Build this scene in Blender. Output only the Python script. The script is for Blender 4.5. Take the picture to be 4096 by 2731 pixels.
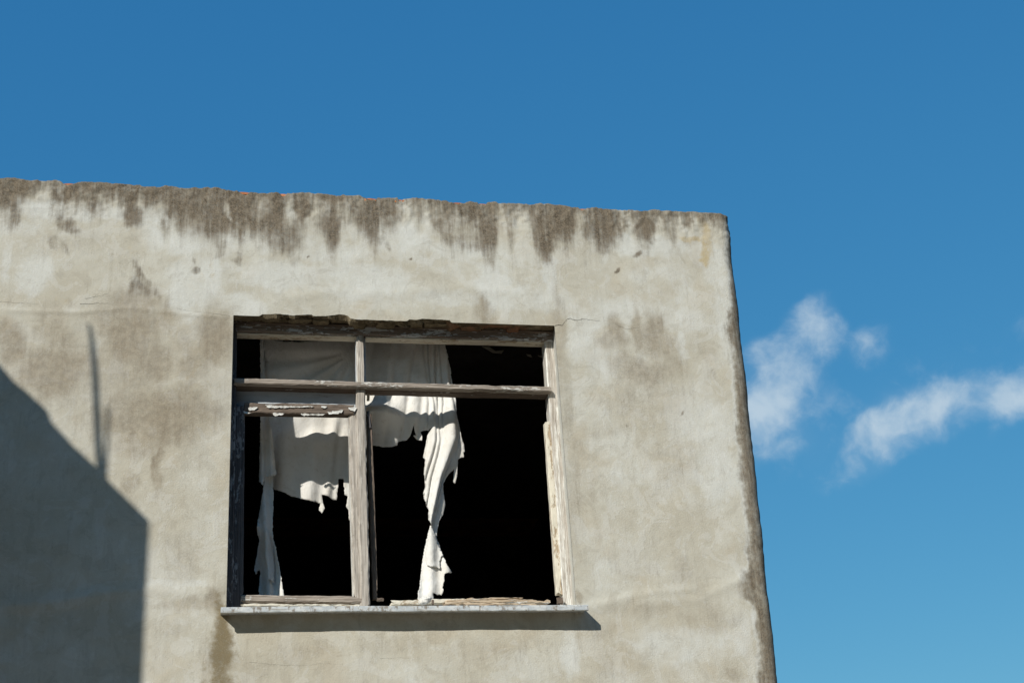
import bpy, math, random
import numpy as np
from mathutils import Matrix, Vector
from mathutils.geometry import delaunay_2d_cdt

# ------------------------------------------------------------------ clear
for o in list(bpy.data.objects):
    bpy.data.objects.remove(o, do_unlink=True)
scene = bpy.context.scene
col = scene.collection
random.seed(7)
rng = np.random.default_rng(7)

# ------------------------------------------------------------------ camera (50 mm, looking up at the window)
YAW, PITCH, ROLL = 0.2242, 0.4256, -0.0643
CAM = np.array([-0.0657, -5.9361, 1.65])
cf = np.array([math.sin(YAW) * math.cos(PITCH), math.cos(YAW) * math.cos(PITCH), math.sin(PITCH)])
_r = np.array([math.cos(YAW), -math.sin(YAW), 0.0]); _u = np.cross(_r, cf)
cr = _r * math.cos(ROLL) + _u * math.sin(ROLL)
cu = -_r * math.sin(ROLL) + _u * math.cos(ROLL)
cam_data = bpy.data.cameras.new('camera')
cam_data.sensor_width = 36.0
cam_data.lens = 50.0
cam_data.clip_start = 0.05
cam_data.clip_end = 3000
cam = bpy.data.objects.new('camera', cam_data)
cam.matrix_world = Matrix(((cr[0], cu[0], -cf[0], CAM[0]), (cr[1], cu[1], -cf[1], CAM[1]),
                           (cr[2], cu[2], -cf[2], CAM[2]), (0, 0, 0, 1)))
col.objects.link(cam)
scene.camera = cam

# ------------------------------------------------------------------ sun and sky
SUN = Vector((0.82, 1.0, -0.77)).normalized()          # direction the light travels
sun_el = math.asin(-SUN.z)
sun_az = math.atan2(-SUN.x, -SUN.y)                    # direction towards the sun, from +Y towards +X
sun_data = bpy.data.lights.new('sun', 'SUN')
sun_data.energy = 4.5
sun_data.angle = math.radians(0.5)
sun_data.color = (1.0, 0.955, 0.87)
sun = bpy.data.objects.new('sun', sun_data)
sun.rotation_euler = SUN.to_track_quat('-Z', 'Y').to_euler()
sun.location = (-12, -15, 14)
col.objects.link(sun)

world = bpy.data.worlds.new('World')
scene.world = world
world.use_nodes = True
scene.view_settings.view_transform = 'Standard'
scene.view_settings.look = 'None'
scene.view_settings.gamma = 1
scene.view_settings.exposure = 0.0
scene.view_settings.use_curve_mapping = False


class NT:
    """small helper for building node trees"""
    def __init__(s, tree):
        s.t = tree; s.nodes = tree.nodes; s.links = tree.links
    def n(s, typ, ins=None, **props):
        nd = s.nodes.new(typ)
        for k, v in props.items():
            setattr(nd, k, v)
        for k, v in (ins or {}).items():
            if isinstance(v, bpy.types.NodeSocket):
                s.links.new(v, nd.inputs[k])
            else:
                nd.inputs[k].default_value = v
        return nd
    def math(s, op, a, b=None, c=None, clamp=False):
        ins = {0: a}
        if b is not None: ins[1] = b
        if c is not None: ins[2] = c
        return s.n('ShaderNodeMath', ins, operation=op, use_clamp=clamp).outputs[0]
    def vmath(s, op, a, b=None):
        ins = {0: a}
        if b is not None: ins[1] = b
        nd = s.n('ShaderNodeVectorMath', ins, operation=op)
        return nd.outputs['Value'] if op in ('DOT_PRODUCT', 'LENGTH', 'DISTANCE') else nd.outputs[0]
    def noise(s, vec, scale, detail=4, rough=0.55, dist=0.0):
        return s.n('ShaderNodeTexNoise', {'Vector': vec, 'Scale': scale, 'Detail': detail, 'Roughness': rough,
                                          'Distortion': dist}).outputs['Fac']
    def mapr(s, v, a, b, c=0.0, d=1.0, smooth=True):
        return s.n('ShaderNodeMapRange', {0: v, 1: a, 2: b, 3: c, 4: d},
                   interpolation_type='SMOOTHSTEP' if smooth else 'LINEAR').outputs[0]
    def mix(s, f, a, b):
        nd = s.n('ShaderNodeMix', data_type='RGBA')
        for i, v in ((0, f), (6, a), (7, b)):
            if isinstance(v, bpy.types.NodeSocket): s.links.new(v, nd.inputs[i])
            else: nd.inputs[i].default_value = v if i == 0 else (*v, 1) if len(v) == 3 else v
        return nd.outputs[2]
    def scale3(s, vec, sx, sy, sz):
        return s.vmath('MULTIPLY', vec, (sx, sy, sz))


wt = NT(world.node_tree)
world.node_tree.nodes.clear()
sky = wt.n('ShaderNodeTexSky', sky_type='NISHITA', sun_disc=False)
sky.sun_elevation = sun_el
sky.sun_rotation = sun_az
sky.air_density = 1.0
sky.dust_density = 0.3
sky.ozone_density = 1.2
SKY_STRENGTH = 0.085
# film-like response of the whole sky: evens out the fall from horizon to zenith and deepens the blue
sp_ = wt.n('ShaderNodeSeparateColor', {0: sky.outputs[0]})
ch_ = [wt.math('MULTIPLY', wt.math('POWER', wt.math('MULTIPLY', sp_.outputs[i], SKY_STRENGTH), g_), k_ / SKY_STRENGTH)
       for i, (g_, k_) in enumerate(((1.0, 0.383), (0.60, 0.603), (0.39, 0.730)))]
hs = wt.n('ShaderNodeCombineColor', {0: ch_[0], 1: ch_[1], 2: ch_[2]})
world.cycles.sampling_method = 'MANUAL'
world.cycles.sample_map_resolution = 512
# thin fair-weather clouds low in the sky, as soft clumps on a tangent plane of the sky dome
d = wt.n('ShaderNodeTexCoord').outputs['Generated']
d = wt.vmath('NORMALIZE', d)
kc = wt.vmath('DOT_PRODUCT', d, (0.4366, 0.8303, 0.3463))
kc2 = wt.math('MAXIMUM', kc, 0.05)
pu = wt.math('DIVIDE', wt.vmath('DOT_PRODUCT', d, (0.8851, -0.4654, 0.0)), kc2)
pv = wt.math('DIVIDE', wt.vmath('DOT_PRODUCT', d, (-0.1612, -0.3065, 0.9381)), kc2)
pc = wt.n('ShaderNodeCombineXYZ', {0: pu, 1: pv, 2: 0.0}).outputs[0]
warp = wt.n('ShaderNodeTexNoise', {'Vector': pc, 'Scale': 26.0, 'Detail': 3.0}).outputs['Color']
wv = wt.vmath('SCALE', wt.vmath('SUBTRACT', warp, (0.5, 0.5, 0.5)))
wv.node.inputs['Scale'].default_value = 0.022
pw = wt.vmath('ADD', pc, wv)
blobs = [  # u, v, ru, rv, tilt, weight
    (-0.0300, 0.0540, 0.016, 0.018, -0.6, 0.95), (-0.0560, 0.0330, 0.028, 0.018, 0.5, 0.80),
    (-0.0710, 0.0090, 0.026, 0.019, 0.35, 1.05), (0.0050, 0.0410, 0.016, 0.012, 0.5, 0.55),
    (-0.0690, -0.0150, 0.026, 0.013, 0.1, 0.58), (0.0040, -0.0190, 0.022, 0.016, 0.6, 0.85),
    (0.0270, -0.0110, 0.032, 0.015, 0.3, 0.92), (0.0580, -0.0060, 0.032, 0.011, 0.25, 0.80),
    (0.0910, -0.0055, 0.034, 0.012, 0.22, 0.92), (-0.0120, -0.0350, 0.030, 0.013, 0.35, 0.46), (-0.045, -0.010, 0.06, 0.03, 0.2, 0.34), (0.03, 0.0, 0.07, 0.028, 0.3, 0.30),
    (0.1080, 0.0360, 0.010, 0.007, 0.2, 0.30), (0.0900, -0.0220, 0.020, 0.008, 0.4, 0.38),
    (-0.0400, -0.0260, 0.024, 0.010, 0.5, 0.30), (0.1300, 0.0000, 0.040, 0.013, 0.2, 0.9),
    (0.1700, 0.0060, 0.036, 0.016, 0.25, 0.8), (-0.1000, -0.0010, 0.026, 0.018, 0.2, 0.9)]
tot = None
for (bu, bv, ru, rv, tl, wgt) in blobs:
    mp = wt.n('ShaderNodeMapping', {'Vector': pw, 'Location': (bu, bv, 0), 'Rotation': (0, 0, tl), 'Scale': (ru, rv, 1)}, vector_type='TEXTURE').outputs[0]
    g = wt.mapr(wt.vmath('LENGTH', mp), 0.15, 2.3, wgt, 0.0)
    tot = g if tot is None else wt.math('SMOOTH_MAX', tot, g, 0.25)
fib = wt.noise(pw, 32.0, 6, 0.57, 0.15)
fine = wt.noise(pc, 120.0, 3, 0.55)
den = wt.math('ADD', tot, wt.math('MULTIPLY', wt.math('SUBTRACT', fib, 0.5), 2.5))
den = wt.math('ADD', den, wt.math('MULTIPLY', wt.math('SUBTRACT', fine, 0.5), 0.26))
den = wt.mapr(den, 0.16, 1.45, 0.0, 0.72)
den = wt.math('ADD', den, wt.mapr(tot, 0.12, 1.0, 0.0, 0.16))
den = wt.math('MULTIPLY', den, wt.mapr(tot, 0.16, 0.42))
den = wt.math('MULTIPLY', den, wt.mapr(kc, 0.3, 0.6))
SKYK = 1.0 / SKY_STRENGTH
skyc = wt.mix(den, hs.outputs[0], (0.52 * SKYK, 0.64 * SKYK, 0.74 * SKYK))
bg = wt.n('ShaderNodeBackground', {'Color': skyc, 'Strength': SKY_STRENGTH})
wo = wt.n('ShaderNodeOutputWorld', {'Surface': bg.outputs[0]})


# ------------------------------------------------------------------ helpers
def at(px, py, y):
    """photograph measure (4096 x 2731) -> point in the vertical plane at depth y"""
    v = cr * (px - 2048) / 5689.0 - cu * (py - 1365.5) / 5689.0 + cf
    return CAM + v * ((y - CAM[1]) / v[1])
def c1(x, y): return (880 + x / 2.904, 1220 + y / 2.904)
def c2(x, y): return (1420 + x / 2.613, 1220 + y / 2.613)
def c3(x, y): return (880 + x / 1.913, 1740 + y / 1.913)
def c4(x, y): return (1400 + x / 1.912, 1740 + y / 1.912)
def c6(x, y): return (x / 2.24, 660 + y / 2.24)
def c7(x, y): return (1024 + x / 2.297, 700 + y / 2.297)
def c8(x, y): return (2048 + x / 2.24, 760 + y / 2.24)
def cl(x, y): return (x / 2.24, 1260 + y / 2.24)
def cR(x, y): return (2200 + x / 2.24, 1300 + y / 2.24)
def cB(x, y): return (750 + x / 2.613, 2300 + y / 2.613)
def dd(x, y): return (x * 1.7415, y * 1.7415)

_tab = rng.random((64, 256, 256))
def vnoise(x, y, seed=0):
    t = _tab[seed % 64]
    xi = np.floor(x).astype(int); yi = np.floor(y).astype(int)
    fx = x - xi; fy = y - yi
    fx = fx * fx * (3 - 2 * fx); fy = fy * fy * (3 - 2 * fy)
    a = t[xi & 255, yi & 255]; b = t[(xi + 1) & 255, yi & 255]
    c = t[xi & 255, (yi + 1) & 255]; e = t[(xi + 1) & 255, (yi + 1) & 255]
    return (a * (1 - fx) + b * fx) * (1 - fy) + (c * (1 - fx) + e * fx) * fy
def fbm(x, y, s, seed=0, oct=4, g=0.5):
    """0..1 noise; s = feature size in metres"""
    x = np.asarray(x, float); y = np.asarray(y, float)
    v = 0; a = 1; tt = 0
    for i in range(oct):
        v = v + a * vnoise(x / s + 37.3 * i + seed * 1.7, y / s + 11.9 * i + seed * 3.1, seed + i); tt += a
        a *= g; s = s / 2.03
    return v / tt
def sstep(a, b, v):
    t = np.clip((v - a) / (b - a), 0, 1)
    return t * t * (3 - 2 * t)

WM = {}
def adopt(o, parent):
    if parent is not None:
        o.parent = parent
        o.matrix_parent_inverse = Matrix.Translation(WM[parent]).inverted()
def tag(o, label=None, cat=None, group=None, kind=None):
    if label: o['label'] = label
    if cat: o['category'] = cat
    if group: o['group'] = group
    if kind: o['kind'] = kind
    return o
def empty(name, loc, parent=None):
    o = bpy.data.objects.new(name, None)
    o.location = loc; o.empty_display_size = 0.1
    col.objects.link(o); WM[o] = Vector(loc); adopt(o, parent)
    return o
def mesh_obj(name, verts, faces, mats, parent=None, fmat=None, smooth=True, attrs=None, gc=None):
    """verts in world metres; the origin goes to the base of the piece"""
    v = np.asarray(verts, dtype=float)
    lo, hi = v.min(0), v.max(0)
    base = np.array([(lo[0] + hi[0]) / 2, (lo[1] + hi[1]) / 2, lo[2]])
    me = bpy.data.meshes.new(name)
    me.from_pydata((v - base).tolist(), [], [list(map(int, f)) for f in faces] if not isinstance(faces, np.ndarray) else faces.tolist())
    if not isinstance(mats, (list, tuple)): mats = [mats]
    for m in mats: me.materials.append(m)
    if fmat is not None: me.polygons.foreach_set('material_index', np.asarray(fmat, dtype=np.int32))
    me.polygons.foreach_set('use_smooth', np.full(len(me.polygons), smooth, dtype=bool))
    for k, a in (attrs or {}).items():
        at_ = me.attributes.new(k, 'FLOAT', 'POINT'); at_.data.foreach_set('value', np.asarray(a, dtype=np.float32))
    if gc is not None:
        at_ = me.attributes.new('gc', 'FLOAT_VECTOR', 'POINT'); at_.data.foreach_set('vector', np.asarray(gc, dtype=np.float32).ravel())
    me.update()
    o = bpy.data.objects.new(name, me)
    o.location = base
    col.objects.link(o); WM[o] = Vector(base); adopt(o, parent)
    return o

# ------------------------------------------------------------------ materials
def new_mat(name):
    m = bpy.data.materials.new(name); m.use_nodes = True
    nt = NT(m.node_tree); m.node_tree.nodes.clear()
    return m, nt
def finish(nt, color, rough=0.85, bump=None, dist=0.003, strength=0.6, spec=0.2, metallic=0.0):
    ins = {'Base Color': color, 'Roughness': rough, 'Specular IOR Level': spec, 'Metallic': metallic}
    b = nt.n('ShaderNodeBsdfPrincipled', ins)
    if bump is not None:
        bp = nt.n('ShaderNodeBump', {'Height': bump, 'Strength': strength, 'Distance': dist})
        nt.links.new(bp.outputs[0], b.inputs['Normal'])
    nt.n('ShaderNodeOutputMaterial', {'Surface': b.outputs[0]})
    return b

def plaster_material(name='weathered_plaster', dark=1.0):
    m, nt = new_mat(name)
    co = nt.n('ShaderNodeNewGeometry').outputs['Position']
    def attr(a): return nt.n('ShaderNodeAttribute', attribute_name=a).outputs['Fac']
    nL = nt.noise(co, 2.2, 3, 0.6, 0.6)
    nM = nt.noise(co, 9.0, 5, 0.62, 0.4)
    nS = nt.noise(co, 38.0, 3, 0.62)
    nF = nt.noise(co, 150.0, 2, 0.6)
    nG = nt.noise(co, 420.0, 1, 0.5)
    st = nt.noise(nt.scale3(co, 30, 30, 3.6), 1.0, 4, 0.65)
    basef = nt.math('ADD', nt.math('MULTIPLY', nL, 0.65), nt.math('MULTIPLY', nM, 0.35))
    c = nt.mix(nt.mapr(basef, 0.38, 0.62), (0.480 * dark, 0.450 * dark, 0.368 * dark), (0.560 * dark, 0.546 * dark, 0.476 * dark))
    # warm buff clouding
    nW = nt.noise(nt.vmath('ADD', co, (7.1, 3.3, 1.9)), 4.6, 3, 0.6, 0.5)
    c = nt.mix(nt.mapr(nW, 0.50, 0.72, 0.0, 0.55), c, (0.49 * dark, 0.437 * dark, 0.338 * dark))
    pl = nt.mapr(nt.math('ADD', attr('pale'), nt.math('MULTIPLY', nt.math('SUBTRACT', nM, 0.5), 0.9)), 0.22, 0.80, 0.0, 0.80)
    c = nt.mix(pl, c, (0.625, 0.632, 0.592))
    c = nt.mix(nt.mapr(nS, 0.42, 0.62, 0.10, 0.0), c, (0.30, 0.275, 0.22))
    # a thin skin of limewash that has come away in sharp-edged patches
    lay = nt.noise(nt.vmath('ADD', co, (1.7, 8.2, 4.4)), 7.5, 6, 0.68, 0.9)
    skin = nt.mapr(lay, 0.535, 0.552)
    c = nt.mix(nt.math('MULTIPLY', skin, 0.20), c, (0.66, 0.665, 0.64))
    lay2 = nt.mapr(lay, 0.402, 0.414, 0.16, 0.0)
    c = nt.mix(lay2, c, (0.25, 0.215, 0.16))
    dsum = nt.math('ADD', attr('damp'), nt.math('MULTIPLY', nt.math('SUBTRACT', nM, 0.5), 0.75))
    dsum = nt.math('ADD', dsum, nt.math('MULTIPLY', nt.math('SUBTRACT', st, 0.5), 0.5))
    dsum = nt.math('ADD', dsum, nt.math('MULTIPLY', nt.math('SUBTRACT', nF, 0.5), 0.35))
    dm = nt.mapr(dsum, 0.10, 1.08, 0.0, 0.68)
    c = nt.mix(dm, c, nt.mix(nt.mapr(nS, 0.35, 0.65), (0.165, 0.126, 0.080), (0.265, 0.212, 0.145)))
    oc = nt.mapr(nt.math('ADD', attr('ochre'), nt.math('MULTIPLY', nt.math('SUBTRACT', nS, 0.5), 0.9)), 0.30, 1.15, 0.0, 0.55)
    c = nt.mix(oc, c, (0.42, 0.285, 0.075))
    ol = nt.mapr(nt.math('ADD', attr('olive'), nt.math('MULTIPLY', nt.math('SUBTRACT', nS, 0.5), 1.1)), 0.15, 1.0, 0.0, 0.88)
    c = nt.mix(ol, c, nt.mix(nS, (0.095, 0.070, 0.028), (0.24, 0.185, 0.095)))
    gs = nt.math('ADD', attr('grime'), nt.math('MULTIPLY', nt.math('SUBTRACT', nS, 0.5), 0.80))
    gs = nt.math('ADD', gs, nt.math('MULTIPLY', nt.math('SUBTRACT', st, 0.5), 1.15))
    gs = nt.math('ADD', gs, nt.math('MULTIPLY', nt.math('SUBTRACT', nF, 0.5), 0.45))
    gs = nt.math('ADD', gs, nt.math('MULTIPLY', nt.math('SUBTRACT', nM, 0.5), 0.8))
    st2 = nt.noise(nt.scale3(co, 85, 85, 7.0), 1.0, 3, 0.6)
    gs = nt.math('ADD', gs, nt.math('MULTIPLY', nt.math('SUBTRACT', st2, 0.5), 0.6))
    gm = nt.mapr(gs, -0.02, 1.20, 0.0, 0.97)
    gcol = nt.mix(nt.mapr(nF, 0.35, 0.68), (0.055, 0.041, 0.027), (0.195, 0.155, 0.108))
    gcol = nt.mix(nt.mapr(nM, 0.4, 0.65, 0.0, 0.40), gcol, (0.225, 0.185, 0.134))
    c = nt.mix(gm, c, gcol)
    # fine aggregate
    c = nt.mix(nt.mapr(nG, 0.58, 0.74, 0.0, 0.26), c, (0.19, 0.165, 0.13))
    c = nt.mix(nt.mapr(nG, 0.30, 0.40, 0.16, 0.0), c, (0.62, 0.60, 0.54))
    h = nt.math('ADD', nt.math('MULTIPLY', nF, 0.55), nt.math('MULTIPLY', nS, 0.45))
    h = nt.math('ADD', h, nt.math('MULTIPLY', nG, 0.25))
    h = nt.math('ADD', h, nt.math('MULTIPLY', skin, 0.10))
    finish(nt, c, 0.93, h, 0.0048, 0.46, 0.12)
    return m
M_PLASTER = plaster_material()

def wood_material(name, wood_a, wood_b, paint, amount, dirt=0.35, rough=0.8, streak=False):
    """weathered wood with grain along the piece; `amount` of flaking paint left"""
    m, nt = new_mat(name)
    gcn = nt.n('ShaderNodeAttribute', attribute_name='gc').outputs['Vector']
    gr = nt.noise(nt.scale3(gcn, 5.0, 210.0, 210.0), 1.0, 5, 0.65, 0.25)
    gr2 = nt.noise(nt.scale3(gcn, 14.0, 75.0, 75.0), 1.0, 4, 0.6)
    big = nt.noise(nt.scale3(gcn, *((2.6, 95.0, 95.0) if streak else (7.0, 30.0, 30.0))), 1.0, 4, 0.65)
    fl = nt.noise(nt.scale3(gcn, *((16.0, 170.0, 170.0) if streak else (42.0, 120.0, 120.0))), 1.0, 4, 0.65, 0.4)
    c = nt.mix(nt.mapr(gr, 0.32, 0.66), wood_a, wood_b)
    c = nt.mix(nt.mapr(big, 0.45, 0.7, 0.0, 0.5), c, tuple(0.75 * x for x in wood_a))
    mask = nt.math('ADD', nt.math('MULTIPLY', big, 0.6), nt.math('MULTIPLY', fl, 0.4))
    lo = 0.70 - 0.42 * amount
    pm = nt.mapr(mask, lo, lo + (0.12 if streak else 0.045))
    pc_ = nt.mix(nt.mapr(gr2, 0.45, 0.75, 0.0, 0.45), paint, tuple(0.55 * x for x in paint))
    c = nt.mix(pm, c, pc_)
    crk = nt.mapr(gr, 0.28, 0.36, dirt * 1.6, 0.0)
    c = nt.mix(nt.math('MINIMUM', crk, 0.9), c, (0.022, 0.018, 0.015))
    sp = nt.noise(nt.scale3(gcn, 90, 140, 140), 1.0, 2, 0.5)
    c = nt.mix(nt.mapr(sp, 0.70, 0.76, 0.0, dirt), c, (0.05, 0.042, 0.035))
    h = nt.math('ADD', nt.math('MULTIPLY', gr, 0.7), nt.math('MULTIPLY', pm, 0.5))
    finish(nt, c, rough, h, 0.002, 0.8, 0.2)
    return m
GREYBROWN_A, GREYBROWN_B = (0.180, 0.146, 0.118), (0.450, 0.392, 0.332)
M_W_GREY = wood_material('grey_weathered_wood', GREYBROWN_A, GREYBROWN_B, (0.62, 0.60, 0.55), 0.34)
M_W_BROWN = wood_material('brown_rotten_wood', (0.080, 0.060, 0.046), (0.225, 0.175, 0.138), (0.62, 0.60, 0.56), 0.22, 0.5)
M_W_DARK = wood_material('shade_dark_painted_wood', (0.055, 0.050, 0.052), (0.14, 0.13, 0.13), (0.30, 0.30, 0.305), 0.42, 0.6)  # left jamb's shade put into the colour together with its paint
M_W_BLUE = wood_material('blue_grey_painted_wood', (0.15, 0.13, 0.12), (0.33, 0.31, 0.29), (0.50, 0.54, 0.58), 0.80, 0.45)
M_W_CREAM = wood_material('cream_painted_wood', (0.30, 0.22, 0.14), (0.50, 0.40, 0.28), (0.70, 0.65, 0.54), 0.66, 0.45)
M_W_HEAD = wood_material('flaking_head_wood', (0.12, 0.09, 0.07), (0.27, 0.225, 0.185), (0.52, 0.54, 0.55), 0.46, 0.55)
M_W_RAW = wood_material('splintered_wood', (0.34, 0.24, 0.15), (0.66, 0.55, 0.41), (0.72, 0.70, 0.64), 0.38, 0.5)
M_W_POST = wood_material('bleached_post_wood', (0.255, 0.222, 0.188), (0.55, 0.505, 0.445), (0.70, 0.665, 0.60), 0.36, 0.5, streak=True)
M_W_WHITE = wood_material('white_streaked_wood', (0.30, 0.26, 0.22), (0.55, 0.51, 0.45), (0.75, 0.735, 0.685), 0.60, 0.65, streak=True)

m, nt = new_mat('sill_paint'); M_SILL = m
gcn = nt.n('ShaderNodeAttribute', attribute_name='gc').outputs['Vector']
n1 = nt.noise(nt.scale3(gcn, 24, 60, 60), 1.0, 6, 0.65); n2 = nt.noise(nt.scale3(gcn, 70, 110, 40), 1.0, 4, 0.6)
c = nt.mix(nt.mapr(n1, 0.4, 0.65), (0.47, 0.505, 0.525), (0.65, 0.665, 0.655))
c = nt.mix(nt.mapr(n2, 0.51, 0.66, 0.0, 0.78), c, (0.17, 0.125, 0.08))
c = nt.mix(nt.mapr(nt.noise(nt.scale3(gcn, 8, 20, 90), 1.0, 3), 0.55, 0.72, 0, 0.7), c, (0.28, 0.255, 0.21))
finish(nt, c, 0.55, nt.math('ADD', n1, n2), 0.001, 0.5, 0.4)

m, nt = new_mat('crumbling_mortar'); M_MORTAR = m
co = nt.n('ShaderNodeNewGeometry').outputs['Position']
n1 = nt.noise(co, 16, 6, 0.65); n2 = nt.noise(co, 90, 5, 0.65)
c = nt.mix(nt.mapr(n1, 0.35, 0.65), (0.095, 0.074, 0.044), (0.25, 0.205, 0.135))
c = nt.mix(nt.mapr(n2, 0.56, 0.7, 0, 0.7), c, (0.04, 0.032, 0.022))
red = nt.math('MULTIPLY', nt.n('ShaderNodeAttribute', attribute_name='brick').outputs['Fac'], nt.mapr(n1, 0.40, 0.55))
c = nt.mix(nt.math('MULTIPLY', red, 0.6), c, (0.25, 0.085, 0.045))
finish(nt, c, 0.95, nt.math('ADD', n1, n2), 0.006, 0.8, 0.1)

def simple_mat(name, a, b, scale, rough=0.9, bump=0.004, strength=0.5, spec=0.2):
    m, nt = new_mat(name)
    co = nt.n('ShaderNodeNewGeometry').outputs['Position']
    n1 = nt.noise(co, scale, 6, 0.62, 0.3); n2 = nt.noise(co, scale * 9, 4, 0.6)
    c = nt.mix(nt.mapr(n1, 0.35, 0.66), a, b)
    c = nt.mix(nt.mapr(n2, 0.5, 0.75, 0, 0.5), c, tuple(0.6 * x for x in a))
    finish(nt, c, rough, nt.math('ADD', n1, n2), bump, strength, spec)
    return m
M_TILE = simple_mat('clay_tile', (0.36, 0.13, 0.055), (0.60, 0.25, 0.11), 8)
M_TILE2 = simple_mat('old_clay_tile', (0.23, 0.10, 0.055), (0.42, 0.19, 0.10), 6)
M_ROOM_DARK = simple_mat('shade_dark_room', (0.040, 0.036, 0.034), (0.075, 0.068, 0.062), 3)  # the unlit room's darkness put into a near-black wall colour
M_FLAKE = simple_mat('peeling_ceiling_paint', (0.40, 0.37, 0.31), (0.55, 0.51, 0.44), 20)
M_GROUND = simple_mat('dusty_ground', (0.29, 0.225, 0.152), (0.38, 0.30, 0.21), 0.7, bump=0.02)
M_ANNEX = simple_mat('annex_render', (0.22, 0.20, 0.165), (0.34, 0.315, 0.265), 1.8)
M_PIPE = simple_mat('rusty_pipe', (0.11, 0.075, 0.055), (0.22, 0.17, 0.14), 12, rough=0.7)
M_CRACK = simple_mat('crack_shadow_dirt', (0.05, 0.043, 0.034), (0.10, 0.085, 0.065), 40)
M_PAINT = simple_mat('curled_white_paint', (0.62, 0.60, 0.55), (0.76, 0.75, 0.71), 30, rough=0.6)

m, nt = new_mat('old_curtain_cotton'); M_CLOTH = m
co = nt.n('ShaderNodeNewGeometry').outputs['Position']
n1 = nt.noise(co, 7, 5, 0.6); n2 = nt.noise(co, 45, 4, 0.6)
weave = nt.noise(nt.scale3(co, 900, 300, 900), 1.0, 2, 0.5)
c = nt.mix(nt.mapr(n1, 0.38, 0.68), (0.81, 0.795, 0.755), (0.72, 0.69, 0.63))
c = nt.mix(nt.mapr(n2, 0.52, 0.8, 0, 0.45), c, (0.50, 0.44, 0.35))
bs = nt.n('ShaderNodeBsdfPrincipled', {'Base Color': c, 'Roughness': 0.95, 'Specular IOR Level': 0.08})
bp = nt.n('ShaderNodeBump', {'Height': nt.math('ADD', nt.math('MULTIPLY', weave, 0.3), nt.math('MULTIPLY', nt.noise(nt.scale3(co, 26, 26, 12), 1.0, 4, 0.6, 0.5), 2.5)), 'Strength': 0.45, 'Distance': 0.006})
nt.links.new(bp.outputs[0], bs.inputs['Normal'])
tr = nt.n('ShaderNodeBsdfTranslucent', {'Color': c})
mx = nt.n('ShaderNodeMixShader', {0: 0.08, 1: bs.outputs[0], 2: tr.outputs[0]})
nt.n('ShaderNodeOutputMaterial', {'Surface': mx.outputs[0]})

# ------------------------------------------------------------------ ground
gv = [(-900, -900, 0), (900, -900, 0), (900, 900, 0), (-900, 900, 0)]
tag(mesh_obj('ground', gv, [(0, 1, 2, 3)], M_GROUND, smooth=False), kind='structure')

# ------------------------------------------------------------------ the house: front wall, corner, side wall
XL, XR, ZS, ZL, ZT = 0.0, 1.5, 3.128, 4.4999, 5.157
house = empty('house', (-3.3, 3.5, 0))
tag(house, 'weathered grey-beige plaster house with a broken window under a ragged stained roof edge', 'house')

# ragged lower edge of the lintel plaster
lp = [(931, 1261.4), (1036, 1264.6), (1041, 1262), (1049, 1257.5), (1118, 1255.5), (1150, 1257.5), (1156, 1260.5), (1172, 1261), (1210, 1258.5), (1250, 1256.5),
      (1253, 1262), (1300, 1263.5), (1317, 1260.5), (1355, 1257), (1380, 1259.5), (1393, 1264), (1402, 1274.5), (1452, 1278.5), (1560, 1281), (1630, 1283.5),
      (1634, 1277), (1665, 1278.5), (1688, 1273.5), (1740, 1276), (1799, 1279), (1806, 1288.5), (1872, 1290.5), (2218, 1302)]
lpw = np.array([[at(px, py, 0)[0], at(px, py, 0)[2]] for px, py in lp])
def zl(x):
    v = np.interp(x, lpw[:, 0], lpw[:, 1])
    k = sstep(0, 0.03, x) * sstep(1.5, 1.47, x)
    rag = (fbm(x, x * 0 + 3, 0.02, 5, 3) - 0.5) * 0.006 * sstep(0.12, 0.16, x) * sstep(1.05, 1.0, x)
    return np.where((x > 0) & (x < 1.5), ZL + (v - ZL + rag) * k, ZL)
dips = [(at(px, 740, 0)[0], w) for px, w in ((280, 0.030), (975, 0.022), (1133, 0.015), (1480, 0.030), (1600, 0.012), (1828, 0.045), (1925, 0.022), (2330, 0.02))]
def zt(x):
    b = ZT + (fbm(x, x * 0 + 1.5, 0.16, 11, 5, 0.62) - 0.52) * 0.040 + (fbm(x, x * 0 + 9, 0.026, 13, 3, 0.7) - 0.5) * 0.015
    for dx, w in dips:
        b = b - 0.016 * np.exp(-((x - dx) / w) ** 4)
    # the last half metre is smoother
    k = sstep(1.95, 2.2, x) * 0.75
    return b * (1 - k) + (ZT + 0.002) * k
def xcorner(z):
    wob = (fbm(np.asarray(z, float), np.asarray(z, float) * 0 + 2.2, 0.14, 17, 4, 0.6) - 0.5) * 0.016
    return 2.405 + (z - 2.797) * (0.0663 / 2.347) + wob
RC = 0.065

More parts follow.
